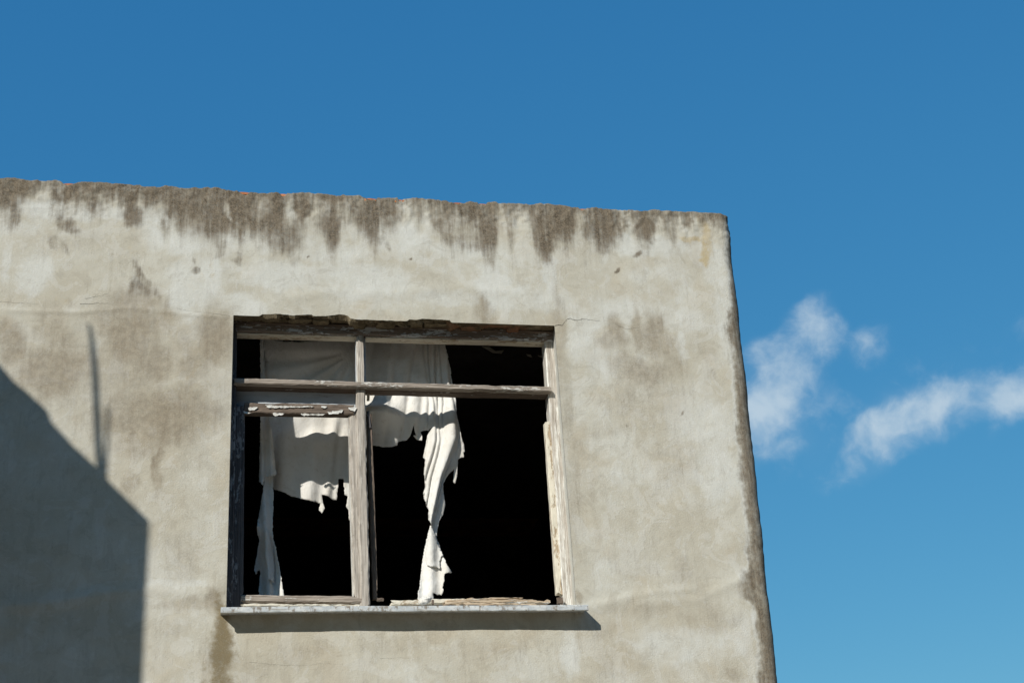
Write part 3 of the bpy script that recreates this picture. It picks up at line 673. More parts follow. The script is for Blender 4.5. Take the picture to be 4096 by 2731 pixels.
# ------------------------------------------------------------------ roof: clay tiles bedded in the mortar on top of the wall
rfv = [(-9.0, 0.30, 5.10), (2.36, 0.30, 5.10), (2.36, 7.0, 4.62), (-9.0, 7.0, 4.62), (-9.0, 0.30, 5.06), (2.36, 0.30, 5.06), (2.36, 7.0, 4.58), (-9.0, 7.0, 4.58)]
roof = mesh_obj('roof', rfv, [(0, 1, 2, 3), (4, 7, 6, 5), (0, 4, 5, 1), (1, 5, 6, 2), (2, 6, 7, 3), (3, 7, 4, 0)], M_TILE2, house, smooth=False)
def tile_mesh(w, L, t, rise, n=6):
    V, F = [], []
    for e, yy in enumerate((0.0, L)):
        for s_ in (0, 1):
            for k in range(n + 1):
                a = -1 + 2 * k / n
                V.append((a * w / 2, yy, rise * (1 - a * a) - s_ * t))
    m_ = n + 1
    for k in range(n):
        F += [(k, k + 1, 2 * m_ + k + 1, 2 * m_ + k), (m_ + k, 3 * m_ + k, 3 * m_ + k + 1, m_ + k + 1), (k, m_ + k, m_ + k + 1, k + 1), (2 * m_ + k, 2 * m_ + k + 1, 3 * m_ + k + 1, 3 * m_ + k)]
    F += [(0, 2 * m_, 3 * m_, m_), (n, m_ + n, 3 * m_ + n, 2 * m_ + n)]
    me = bpy.data.meshes.new('roof_tile'); me.from_pydata(V, [], F); me.materials.append(M_TILE); me.update()
    return me
TM = tile_mesh(0.20, 0.42, 0.016, 0.014)
CHIP = tile_mesh(0.055, 0.30, 0.012, 0.003)
def place_tile(x, y, z, tilt, me=TM):
    o = bpy.data.objects.new('roof_tile', me); o.location = (x, y, z); o.rotation_euler = (tilt, 0, random.uniform(-.03, .03))
    col.objects.link(o); adopt(o, roof)
tx = -1.5
while tx < 2.25:
    place_tile(tx, 0.045, ZT - 0.024 + random.uniform(-.002, .003), -0.07); tx += 0.206
for dx, w_ in dips:                                   # tile ends that show where the mortar has crumbled away
    place_tile(dx, 0.003, ZT - 0.0105, -0.07, CHIP)
# deeper courses, never seen singly: joined
V, F = [], []
base_v = [tuple(v.co) for v in TM.vertices]; base_f = [tuple(p.vertices) for p in TM.polygons]
for r_ in range(1, 16):
    for k in range(55):
        x = -8.9 + k * 0.206; y = 0.02 + r_ * 0.40
        n0 = len(V); V += [(a + x, b + y, c_ + 5.155 - 0.072 * (y + b - 0.3)) for a, b, c_ in base_v]; F += [tuple(q + n0 for q in p) for p in base_f]
tag(mesh_obj('tile_courses', V, F, M_TILE2, roof, smooth=False), kind='stuff')

# ------------------------------------------------------------------ window joinery
class Wood:
    def __init__(s): s.v, s.f, s.m, s.g = [], [], [], []
    def beam(s, p0, p1, w, d, mi=0, rough=0.0011, cham=0.003, seed=0, wob=0.0015, ends=0.002, notch=(), seg=0.011, twist=0.0):
        """bar from p0 to p1; w = face width across, d = depth along y (p are at the middle of the front face)"""
        r = np.random.default_rng(seed + 500)
        p0, p1 = np.array(p0, float), np.array(p1, float)
        L = np.linalg.norm(p1 - p0); ax = (p1 - p0) / L
        dep = np.array([0, 1.0, 0]); dep = dep - ax * dep.dot(ax); dep /= np.linalg.norm(dep)
        acr = np.cross(ax, dep)
        n = max(3, int(L / seg))
        prof = []
        a, c = w / 2, cham
        for (q, e) in ((-a, c), (-a + c, 0), (-a / 3, 0), (a / 3, 0), (a - c, 0), (a, c), (a, d * .35), (a, d * .7), (a, d - c), (a - c, d), (0, d), (-a + c, d), (-a, d - c), (-a, d * .7), (-a, d * .35)):
            prof.append((q, e))
        m_ = len(prof); n0 = len(s.v); off = r.uniform(0, 50, 3)
        t = np.linspace(0, 1, n + 1)
        ws = (fbm(t * L + off[0], t * 0, 0.25, seed, 3) - 0.5) * 2 * wob
        wd = (fbm(t * L + off[1], t * 0 + 4, 0.3, seed + 3, 3) - 0.5) * 2 * wob
        for k in range(n + 1):
            for j, (q, e) in enumerate(prof):
                jx = (float(fbm(t[k] * L + off[0], j * 0.37, 0.035, seed + 7, 3, 0.6)) - 0.5) * 2 * rough
                je = (float(fbm(t[k] * L + off[1], j * 0.53, 0.028, seed + 9, 3, 0.6)) - 0.5) * 2 * rough
                corner = 1.8 if j in (0, 1, 4, 5) else 0.7
                qq = q + ws[k] + jx * corner; ee = e + wd[k] + je * corner
                for (t0, t1, side_, amt) in notch:      # rotten bites out of an edge
                    if t0 < t[k] < t1 and ((side_ < 0 and q < 0) or (side_ > 0 and q > 0)):
                        kk = math.sin((t[k] - t0) / (t1 - t0) * math.pi) ** 0.5 * amt * r.uniform(.6, 1.15)
                        qq -= side_ * kk * (abs(q) / a)
                al = t[k] * L
                if k == 0: al -= r.uniform(-1, 1) * ends
                if k == n: al += r.uniform(-1, 1) * ends
                s.v.append(p0 + ax * al + acr * qq + dep * ee)
                s.g.append((al + off[0], e + off[1], q + off[2]))
        for k in range(n):
            for j in range(m_):
                j2 = (j + 1) % m_
                s.f.append((n0 + k * m_ + j, n0 + (k + 1) * m_ + j, n0 + (k + 1) * m_ + j2, n0 + k * m_ + j2)); s.m.append(mi)
        s.f.append(tuple(n0 + j for j in range(m_))); s.m.append(mi)
        s.f.append(tuple(n0 + n * m_ + j for j in range(m_ - 1, -1, -1))); s.m.append(mi)
        return s
    def build(s, name, mats, parent):
        o = mesh_obj(name, s.v, s.f, mats, parent, fmat=s.m, gc=s.g, smooth=False)
        return o

# outer frame (posts, head, threshold)
w = Wood()
w.beam((-0.006, 0.092, 3.12), (-0.020, 0.090, 4.52), 0.076, 0.07, 0, 0.0013, 0.006, 1)              # left post
w.beam((1.502, 0.104, 3.12), (1.502, 0.098, 4.52), 0.064, 0.07, 1, 0.0018, 0.005, 2, notch=((.04, .10, -1, .004), (.62, .70, -1, .003)))
w.beam((-0.03, 0.090, 4.486), (1.53, 0.090, 4.484), 0.046, 0.062, 2, 0.0020, 0.006, 3, wob=0.003)     # head
w.beam((-0.03, 0.084, 4.508), (1.53, 0.084, 4.507), 0.014, 0.05, 3, 0.0022, 0.004, 4, wob=0.003)      # thin cover strip under the lintel
w.beam((-0.03, 0.100, 3.150), (1.53, 0.100, 3.150), 0.050, 0.08, 4, 0.0018, 0.005, 5)                 # threshold
frame = w.build('window_frame', [M_W_DARK, M_W_WHITE, M_W_HEAD, M_W_BROWN, M_W_CREAM], house)
tag(frame, 'flaking outer timber frame set back in the opening')
# pale strip under the head: its underside's bounce light put into the colour
Wood().beam((0.02, 0.104, 4.4590), (0.566, 0.104, 4.4585), 0.007, 0.052, 0, 0.0006, 0.0015, 6).build('bounce_lit_strip', [M_W_CREAM], frame)
Wood().beam((0.612, 0.104, 4.4585), (1.472, 0.104, 4.4600), 0.007, 0.052, 0, 0.0006, 0.0015, 7).build('bounce_lit_strip', [M_W_CREAM], frame)
w = Wood()
w.beam((0.589, 0.094, 4.220), (0.589, 0.094, 4.463), 0.026, 0.030, 0, 0.0010, 0.003, 8)
w.beam((0.590, 0.122, 4.220), (0.590, 0.122, 4.463), 0.046, 0.030, 1, 0.0010, 0.003, 9)
w.beam((0.5705, 0.106, 4.220), (0.5705, 0.106, 4.463), 0.008, 0.030, 2, 0.0006, 0.001, 91)
w.build('mullion', [M_W_POST, M_W_BLUE, M_W_WHITE], frame)
w = Wood()
w.beam((0.012, 0.068, 4.2065), (1.478, 0.068, 4.2015), 0.026, 0.040, 0, 0.0014, 0.004, 10, wob=0.0025, notch=((.74, .80, -1, .006), (.80, .84, 1, .004)))
w.beam((0.012, 0.106, 4.2040), (1.478, 0.106, 4.1990), 0.028, 0.058, 1, 0.0020, 0.004, 11, wob=0.002)
w.build('transom', [M_W_GREY, M_W_BROWN], frame)
Wood().beam((0.590, 0.098, 3.135), (0.583, 0.096, 4.190), 0.042, 0.066, 0, 0.0018, 0.006, 12, notch=((.0, .05, -1, .012),)).build('post', [M_W_POST], frame)
Wood().beam((0.024, 0.147, 4.145), (0.570, 0.147, 4.145), 0.110, 0.025, 0, 0.0010, 0.003, 13).build('panel', [M_W_BLUE], frame)

# left casement
w = Wood()
w.beam((0.046, 0.104, 3.185), (0.036, 0.104, 4.100), 0.052, 0.045, 0, 0.0012, 0.004, 14)
w.beam((0.559, 0.110, 3.200), (0.549, 0.106, 4.098), 0.036, 0.042, 1, 0.0022, 0.005, 15, notch=((.0, .04, 1, .01), (.93, .97, -1, .006)))
w.beam((0.5395, 0.116, 3.225), (0.5300, 0.112, 4.060), 0.007, 0.030, 2, 0.0008, 0.001, 92)
sash = w.build('casement_sash', [M_W_DARK, M_W_POST, M_W_WHITE], house)
tag(sash, 'open-framed casement without glass, paint peeling from its rails')
Wood().beam((0.060, 0.098, 4.088), (0.552, 0.098, 4.090), 0.050, 0.046, 0, 0.0020, 0.005, 16, wob=0.002).build('top_rail', [M_W_BROWN], sash)
Wood().beam((0.062, 0.098, 3.219), (0.575, 0.098, 3.209), 0.032, 0.046, 0, 0.0014, 0.006, 17, notch=((.95, 1.01, 1, .010),)).build('bottom_rail', [M_W_GREY], sash)
# curled paint on the sash rails
def flake_strip(name, pts_top, pts_bot, y, parent, curl=0.004, mat=None, seed=0):
    r = np.random.default_rng(seed)
    n = len(pts_top); V = []
    for a, b in zip(pts_top, pts_bot):
        A = at(a[0], a[1], y); B = at(b[0], b[1], y)
        M_ = (A + B) / 2
        V += [A + [0, -r.uniform(0, curl), 0], M_ + [0, -r.uniform(0, curl * .4), 0], B + [0, -r.uniform(0, curl), 0]]
    F = []
    for k in range(n - 1):
        for e in range(2):
            F.append((3 * k + e, 3 * k + e + 1, 3 * k + 4 + e, 3 * k + 3 + e))
    V2 = [v_ + np.array([0, 0.0012, 0]) for v_ in V]
    nn = len(V)
    F2 = [tuple(nn + q for q in f_[::-1]) for f_ in F]
    o = mesh_obj(name, V + V2, F + F2, mat or M_PAINT, parent, smooth=False)
    return o
def strip_from(x0, x1, yt, yb, n, r, amp=6):
    xs_ = np.linspace(x0, x1, n)
    t = [c1(x + r.uniform(-4, 4), yt(x) + r.uniform(-amp, amp)) for x in xs_]
    b = [c1(x + r.uniform(-4, 4), yb(x) + r.uniform(-amp, amp)) for x in xs_]
    b[0] = (b[0][0], (t[0][1] + b[0][1]) / 2); b[-1] = t[-1]
    return t, b
R_ = np.random.default_rng(3)
for k, (x0, x1, a, b, am) in enumerate(((545, 1085, (1168, 1176), (1196, 1184), 5), (525, 612, (1156, 1160), (1170, 1176), 3), (1175, 1245, (1172, 1176), (1194, 1196), 4), (1495, 1588, (1186, 1186), (1222, 1240), 7), (1250, 1430, (1240, 1215), (1270, 1252), 9), (940, 1220, (1262, 1262), (1282, 1280), 7),
                                       (615, 755, (1252, 1255), (1292, 1268), 7), (275, 380, (1230, 1250), (1266, 1256), 7), (330, 440, (1190, 1185), (1235, 1205), 8))):
    t_, b_ = strip_from(x0, x1, lambda x: np.interp(x, (x0, x1), a), lambda x: np.interp(x, (x0, x1), b), max(5, int((x1 - x0) / 18)), R_, am)
    flake_strip('peeling_paint_and_lit_spot', t_, b_, 0.094, sash, 0.004, seed=k)
t_, b_ = [c1(380, 160), c1(420, 155), c1(465, 160)], [c1(390, 178), c1(430, 182), c1(462, 182)]
flake_strip('peeling_paint_and_lit_spot', t_, b_, 0.07, frame, 0.003, seed=30)  # bright lit spot under the lintel, its light put into a white chip

# remains of the missing right casement
w = Wood(); w.beam((0.640, 0.150, 3.225), (0.624, 0.128, 4.080), 0.024, 0.035, 0, 0.0014, 0.003, 20, notch=((.0, .05, -1, .008),))
tag(w.build('broken_stile', [M_W_BROWN], house), 'thin leaning strip left of the missing casement beside the middle post')
w = Wood(); w.beam((1.4585, 0.112, 3.232), (1.4600, 0.106, 4.050), 0.030, 0.036, 0, 0.0020, 0.003, 21, ends=0.006, notch=((.0, .10, -1, .008), (.12, .17, -1, .004), (.5, .55, -1, .003)))
tag(w.build('broken_stile', [M_W_CREAM], house), 'cream strip of the missing casement still fixed to the right post')
q = at(*c1(1722, 1075), 0.13)
w = Wood(); w.beam((q[0], 0.125, q[2] - 0.014), (q[0] + 0.001, 0.125, q[2] + 0.018), 0.013, 0.01, 0, 0.0008, 0.002, 22)
w.build('hinge_block', [M_W_CREAM], frame)
q = at(*c1(1730, 1330), 0.13); q1 = at(*c1(1745, 1430), 0.13)
w = Wood(); w.beam((q1[0], 0.122, q1[2]), (q[0] - 0.004, 0.122, q[2] + 0.04), 0.012, 0.014, 0, 0.0006, 0.003, 23)
w.build('hinge', [M_W_DARK], frame)

# sill
sx0, sx1 = -0.022, 1.530
prof = [(-0.085, 3.1345), (-0.0868, 3.1330), (-0.0864, 3.1150), (-0.085, 3.1120), (-0.080, 3.1105), (-0.072, 3.1110), (-0.069, 3.1220), (0.02, 3.1230), (0.09, 3.1235), (0.098, 3.150), (0.02, 3.1440), (-0.04, 3.1395), (-0.080, 3.1360)]
V, F, G = [], [], []
n = 150; m_ = len(prof)
for k in range(n + 1):
    x = sx0 + (sx1 - sx0) * k / n
    sag = (float(fbm(x, 0.5, 0.4, 70, 2)) - 0.5) * 0.004 - 0.005 * (x / 1.5)  + 0.001
    for j, (y, z) in enumerate(prof):
        chip = (float(fbm(x, j * .7, 0.02, 72, 3, .6)) - 0.5) * 0.0016 if j in (0, 1, 2, 3) else 0
        V.append((x, y + chip, z + sag + chip)); G.append((x, y, z - 3.1))
for k in range(n):
    for j in range(m_):
        j2 = (j + 1) % m_
        F.append((k * m_ + j, k * m_ + j2, (k + 1) * m_ + j2, (k + 1) * m_ + j))
F.append(tuple(range(m_ - 1, -1, -1))); F.append(tuple(n * m_ + j for j in range(m_)))
sill = mesh_obj('window_sill', V, F, M_SILL, house, gc=G, smooth=False)
tag(sill, 'pale blue painted window sill projecting from the wall')

# ------------------------------------------------------------------ torn curtains
def in_poly(px, py, poly):
    inside = np.zeros(len(px), bool)
    n = len(poly)
    for i in range(n):
        x0, y0 = poly[i]; x1, y1 = poly[(i + 1) % n]
        c = ((y0 > py) != (y1 > py)) & (px < (x1 - x0) * (py - y0) / (y1 - y0 + 1e-12) + x0)
        inside ^= c
    return inside
def cloth(name, outline, depth, parent, step=0.0085, rag=0.0012, seed=0):
    """outline: measured edge; depth(x, z) gives the hanging surface with its folds"""
    P = []
    for p in outline:
        q = at(p[0], p[1], 0.3)
        for _ in range(4):
            y = float(depth(np.array([q[0]]), np.array([q[2]]))[0]); q = at(p[0], p[1], y)
        P.append((q[0], q[2]))
    r = np.random.default_rng(seed)
    B = []
    for a, b in zip(P, P[1:] + P[:1]):
        L = math.hypot(b[0] - a[0], b[1] - a[1]); k = max(1, int(L / (step * 0.8)))
        for i in range(k):
            t = i / k
            B.append((a[0] + (b[0] - a[0]) * t + (r.normal(0, rag) if i else 0), a[1] + (b[1] - a[1]) * t + (r.normal(0, rag) if i else 0)))
    B = np.array(B)
    x0, z0 = B.min(0); x1, z1 = B.max(0)
    gx, gz = np.meshgrid(np.arange(x0, x1, step), np.arange(z0, z1, step))
    gx = gx.ravel() + r.uniform(-.2, .2, gx.size) * step; gz = gz.ravel() + r.uniform(-.2, .2, gz.size) * step
    ins = in_poly(gx, gz, B)
    gx, gz = gx[ins], gz[ins]
    dmin = np.full(len(gx), 9.0)
    for b in B: dmin = np.minimum(dmin, (gx - b[0]) ** 2 + (gz - b[1]) ** 2)
    ok = dmin > (step * 0.5) ** 2
    pts = np.concatenate([B, np.stack([gx[ok], gz[ok]], 1)])
    n = len(B)
    res = delaunay_2d_cdt([Vector(p) for p in pts], [(i, (i + 1) % n) for i in range(n)], [], 1, 1e-6)
    vv = np.array([tuple(p) for p in res[0]]); fs = res[2]
    y = depth(vv[:, 0], vv[:, 1])
    o = mesh_obj(name, np.stack([vv[:, 0], y, vv[:, 1]], 1), [tuple(f_) for f_ in fs], M_CLOTH, parent, smooth=True)
    md = o.modifiers.new('thickness', 'SOLIDIFY'); md.thickness = 0.0012; md.offset = 0
    return o

# --- left curtain: a slack sheet hung well inside, and its front edge hanging in a twisted strip
def dl(x, z):
    t = np.clip((4.47 - z) / 0.85, 0, 1)
    y = 0.318 + 0.105 * t
    # swags falling from the upper right corner
    rx_, rz_ = 0.58 - x, 4.48 - z
    an = np.arctan2(rx_, rz_); rad = np.hypot(rx_, rz_)
    for a0, w_, a_ in ((0.25, 0.10, 0.008), (0.62, 0.12, 0.012), (0.95, 0.14, 0.014), (1.25, 0.12, 0.012)):
        t_ = (an - a0 - 0.25 * rad) / w_
        y = y + a_ * (np.exp(-(t_ - .5) ** 2) - np.exp(-(t_ + .6) ** 2)) * sstep(0.02, 0.14, rad) * sstep(0.62, 0.30, rad)
    # the lower sheet hangs smooth, with a few long shallow folds
    f2 = x + (4.1 - z) * 0.10
    for p0, w_, a_ in ((0.20, 0.03, 0.008), (0.30, 0.05, 0.012), (0.43, 0.035, 0.012), (0.50, 0.02, 0.012)):
        t_ = (f2 - p0) / w_
        y = y + a_ * (np.exp(-(t_ - .5) ** 2) - np.exp(-(t_ + .6) ** 2)) * sstep(4.2, 4.05, z)
    y = y - 0.03 * np.exp(-((z - 4.03) / 0.05) ** 2 - ((x - 0.43) / 0.09) ** 2)
    return y + (fbm(x, z, 0.10, 80, 2) - 0.5) * 0.014
lc = empty('curtain', (0.35, 0.4, 3.2))
tag(lc, 'torn off-white curtain sheet hanging behind the left casement, ragged at its lower right', 'curtain', 'torn curtains in the window')
cloth('sheet', [c1(492, 372), c1(600, 392), c1(760, 420), c1(900, 425), c1(1050, 412), c1(1250, 398), c1(1420, 380), c1(1680, 385), c1(1690, 900), c1(1695, 1500), c3(1100, 250), c3(1060, 420), c3(1040, 520), c3(1002, 655), c3(988, 648), c3(983, 570), c3(965, 545), c3(977, 466), c3(956, 458), c3(944, 335),
                c3(905, 335), c3(900, 420), c3(892, 500), c3(840, 478), c3(779, 455), c3(788, 520), c3(801, 560), c3(778, 600), c3(756, 575), c3(768, 518), c3(700, 505), c3(560, 470), c3(412, 415), c3(385, 330), c3(350, 0), c1(540, 1300), c1(520, 860)], dl, lc, seed=1)
def dls(x, z):
    cx = 0.128 + 0.02 * sstep(4.3, 3.85, z)
    y = 0.285 - 0.010 * np.cos((x - cx) * 150) + 0.004 * np.sin(z * 20)
    return y + (fbm(x, z, 0.05, 84, 3) - 0.5) * 0.010
cloth('hem', [c1(463, 375), c1(502, 375), c1(527, 860), c1(560, 1200), c1(598, 1480), c3(432, 300), c3(395, 312), c3(368, 324), c3(345, 312), c3(330, 384), c3(297, 356), c3(304, 100), c1(470, 1300), c1(474, 860)], dls, lc, step=0.006, seed=2)
def dlt(x, z):
    y = 0.295 + 0.014 * np.sin((x - 0.13 + (z - 3.6) * 0.06) * 105 + 0.8) + 0.012 * np.sin(z * 17)
    k = np.exp(-(((z - 3.585) / 0.03) ** 2)) * sstep(0.145, 0.10, x)
    return y - 0.125 * k + (fbm(x, z, 0.04, 86, 3) - 0.5) * 0.008
cloth('hanging_strip', [c3(348, 300), c3(405, 300), c3(410, 480), c3(403, 640), c3(405, 790), c3(425, 850), c3(460, 1040), c3(496, 1250), c3(293, 1250), c3(308, 1050), c3(302, 1020), c3(275, 1066), c3(261, 1035), c3(288, 880), c3(300, 800), c3(284, 740), c3(283, 700), c3(302, 580)], dlt, lc, step=0.006, seed=3)
def dlp(x, z): return dlt(x, z) - 0.014 - 0.010 * np.sin((z - 3.3) * 14)
cloth('torn_flap', [c3(335, 735), c3(360, 720), c3(382, 750), c3(400, 860), c3(415, 1000), c3(414, 1105), c3(425, 1145), c3(405, 1120), c3(370, 1100), c3(360, 1000), c3(340, 930), c3(345, 830)], dlp, lc, step=0.006, seed=4)

# --- right curtain: gathered to a rope of pleats that twists and fans out on the sill
def crease(q, q0, w_, a_):
    """one cloth fold: a rounded ridge with a sharper valley on its right"""
    t = (q - q0) / w_
    return a_ * (np.exp(-((t - 0.55) / 0.55) ** 2) - 0.8 * np.exp(-((t + 0.7) / 1.0) ** 2))
def drm(x, z):
    xs_ = np.interp(-z, [-4.5, -4.2, -4.0, -3.8, -3.6, -3.45], [0.985, 1.00, 0.985, 0.930, 0.895, 0.878])
    q = x - xs_ + (fbm(x, z, 0.20, 91, 2) - 0.5) * 0.016
    k = sstep(-0.13, -0.05, q)
    y = np.interp(-z, [-4.46, -4.24, -4.12, -3.97, -3.4], [0.285, 0.276, 0.256, 0.318, 0.32]) * (1 - k) + k * np.interp(-z, [-4.46, -4.24, -4.1, -3.97, -3.4], [0.285, 0.276, 0.250, 0.238, 0.250])
    y = y - 0.06 * sstep(0.80, 0.72, x) * np.exp(-((z - 4.13) / 0.055) ** 2)
    qq = q / (0.40 + 0.60 * sstep(3.45, 4.15, z))
    for q0, w_, a_ in ((-0.080, 0.016, 0.013), (-0.050, 0.011, 0.013), (-0.026, 0.012, 0.013), (-0.004, 0.008, 0.007), (0.050, 0.014, 0.013), (0.068, 0.009, 0.007)):
        y = y + crease(qq, q0 + 0.007 * np.sin(z * 9 + q0 * 70), w_, a_) * k
    y = y - 0.034 * np.exp(-((qq - 0.026) / 0.030) ** 2) * sstep(4.25, 4.0, z)
    # flat sheet: soft slanting folds that run out from the gathered side
    f1 = (x - 0.6) + (4.46 - z) * 0.12
    for p0, w_, a_ in ((0.075, 0.022, 0.006), (0.165, 0.020, 0.009), (0.225, 0.016, 0.008), (0.275, 0.020, 0.010), (0.320, 0.012, 0.007)):
        y = y + crease(f1, p0 + (x - 0.75) * 0.28, w_, a_) * (1 - k)
    y = y + 0.020 * sstep(0.055, 0.09, q) * sstep(4.2, 3.9, z)
    return y + (fbm(x, z, 0.09, 90, 3) - 0.5) * 0.012
rc = empty('curtain', (0.85, 0.27, 3.15))
tag(rc, 'shredded white curtain gathered into a twisted rope behind the empty right casement', 'curtain', 'torn curtains in the window')
cloth('sheet', [c2(92, 380), c2(930, 380), c2(945, 440), c2(962, 500), c2(975, 540), c2(970, 560), c2(990, 620), c2(1005, 715), c2(1000, 725), c2(1022, 830), c2(1050, 960), c2(1062, 1090), c2(1058, 1130), c2(1085, 1240), c2(1100, 1320), c4(850, 0), c4(870, 70), c4(878, 128), c4(868, 135), c4(872, 168), c4(850, 172), c4(826, 184), c4(820, 300), c4(812, 345), c4(803, 371), c4(789, 357), c4(793, 300), c4(797, 260),
                c4(765, 288), c4(740, 318), c4(712, 372), c4(716, 450), c4(729, 530), c4(714, 605), c4(682, 655), c4(668, 720), c4(662, 780), c4(622, 712), c4(598, 650), c4(602, 570), c4(584, 545), c4(572, 500), c4(561, 440), c4(577, 395), c4(565, 290), c4(575, 186), c4(559, 172), c4(572, 110), c4(592, 0), c2(810, 1270), c2(760, 1312), c2(685, 1325), c2(700, 1370), c4(550, 42), c4(516, 38), c4(483, 2), c2(640, 1360), c2(622, 1310), c2(613, 1250), c2(600, 1300), c2(580, 1360), c4(456, 14), c4(432, 40),
                c4(400, 42), c4(368, 52), c4(362, 80), c4(320, 90), c4(180, 80), c4(125, 72), c2(85, 1000)], drm, rc, step=0.0048, rag=0.0007, seed=5)
def drf(x, z):
    xs_ = np.interp(-z, [-3.5, -3.2], [0.875, 0.86])
    return 0.238 + 0.010 * np.sin((x - xs_) * 85 + 2.1) - 0.035 * sstep(3.45, 3.2, z) - 0.12 * sstep(3.28, 3.16, z) * sstep(0.90, 0.86, x) + (fbm(x, z, 0.05, 93, 3) - 0.5) * 0.010
cloth('hanging_strip', [c4(612, 690), c4(626, 700), c4(662, 778), c4(690, 860), c4(712, 920), c4(742, 990), c4(778, 1045), c4(770, 1055), c4(742, 1052), c4(722, 1062), c4(722, 1110), c4(712, 1150), c4(712, 1195), c4(697, 1226), c4(685, 1215), c4(668, 1222), c4(655, 1212), c4(637, 1208), c4(640, 1260), c4(630, 1300), c4(545, 1300), c4(518, 1256), c4(535, 1140), c4(548, 1000), c4(568, 880), c4(592, 770)], drf, rc, step=0.006, seed=6)
def drp(x, z): return drf(x, z) - 0.012 - 0.012 * sstep(3.40, 3.33, z)
cloth('torn_flap', [c4(620, 745), c4(655, 770), c4(690, 868), c4(712, 918), c4(700, 925), c4(686, 960), c4(690, 1020), c4(665, 1008), c4(640, 1000), c4(612, 1004), c4(585, 990), c4(575, 930), c4(590, 830)], drp, rc, step=0.006, seed=7)

# ------------------------------------------------------------------ rotten scraps lying on the sill
def splinter(name, pa, pb, w, d, y, label, mat, seed, notch=(), group='scraps of rotten wood on the sill', cat='wood scrap'):
    A = at(pa[0], pa[1], y); B = at(pb[0], pb[1], y)
    wd = Wood(); wd.beam(A, B, w, d, 0, 0.0026, 0.003, seed, wob=0.003, ends=0.012, notch=notch, seg=0.007)
    o = wd.build(name, [mat], None)
    tag(o, label, cat, group)
    return o
def sB(x, y): return (1550 + x / 2.613, 2300 + y / 2.613)
splinter('wood_scrap', sB(60, 287), sB(800, 262), 0.020, 0.05, 0.085, 'long tan board lying on the sill right of the middle post', M_W_CREAM, 40)
splinter('wood_scrap', sB(620, 272), sB(1685, 268), 0.018, 0.04, 0.040, 'longest cream board with a ragged front on the right of the sill', M_W_RAW, 41, ((.1, .35, -1, .006), (.5, .7, -1, .006), (.85, .99, 1, .012)))
splinter('wood_scrap', sB(840, 246), sB(1415, 236), 0.008, 0.03, 0.075, 'thin splinter on top of the ragged cream board', M_W_RAW, 42, ((.1, .4, 1, .004),))
splinter('wood_scrap', sB(585, 300), sB(870, 296), 0.016, 0.03, -0.045, 'short frayed chip hanging over the sill beside the crumpled lump', M_W_RAW, 43, ((.1, .5, -1, .008), (.6, .95, -1, .009)))
splinter('wood_scrap', sB(815, 302), sB(1370, 302), 0.013, 0.03, -0.050, 'frayed pale strip with a dark broken front at the middle of the sill', M_W_RAW, 44, ((.05, .3, -1, .006), (.4, .65, -1, .007), (.7, .95, -1, .006)))
splinter('wood_scrap', sB(1330, 306), sB(1545, 304), 0.010, 0.025, -0.045, 'small curled chip at the right end of the sill scraps', M_W_RAW, 45, ((.2, .7, -1, .005),))
splinter('wood_scrap', cB(580, 310), cB(1790, 312), 0.010, 0.05, 0.03, 'thin white board lying under the bottom rail of the casement', M_PAINT and M_W_CREAM, 46)
# crumpled cloth lump under the twisted curtain
q = at(*sB(385, 268), 0.0)
V, F = [], []
nu, nv = 22, 14
for a in range(nv + 1):
    for b in range(nu):
        th = math.pi * a / nv; ph = 2 * math.pi * b / nu
        dirv = np.array([math.sin(th) * math.cos(ph), math.sin(th) * math.sin(ph), math.cos(th)])
        rr = 0.75 + 0.7 * (float(fbm(dirv[0] * .1 + 2, dirv[2] * .1 + dirv[1] * .07, 0.045, 96, 3)) - 0.35)
        V.append(np.array([q[0], 0.0, q[2]]) + dirv * rr * np.array([0.032, 0.026, 0.021]) + np.array([0.012 * dirv[2], 0, 0]))
for a in range(nv):
    for b in range(nu):
        F.append((a * nu + b, (a + 1) * nu + b, (a + 1) * nu + (b + 1) % nu, a * nu + (b + 1) % nu))
tag(mesh_obj('crumpled_rag', V, F, M_CLOTH, None, smooth=False), 'small crumpled white rag on the sill at the foot of the twisted curtain', 'rag')
q = at(*sB(470, 285), 0.0)
o = lump('wood_chip', (q[0], -0.01, q[2]), (0.010, 0.012, 0.022), M_W_BROWN, None, 300, 2, 0.3)
tag(o, 'tiny dark chip standing beside the crumpled rag on the sill', 'wood chip')
q = at(*c3(1225, 1262), 0.06)
o = lump('wood_chip', (q[0], 0.05, q[2]), (0.030, 0.02, 0.012), M_W_BROWN, None, 301, 3, 0.4)
tag(o, 'dark rotten chip on the sill at the foot of the leaning strip', 'wood chip')
q = at(2238, 2400, 0.09)
o = lump('wood_chip', (q[0], 0.085, q[2] - 0.004), (0.028, 0.02, 0.030), M_W_BROWN, None, 302, 3, 0.4)
tag(o, 'brown rotten chip on the sill against the right post', 'wood chip')

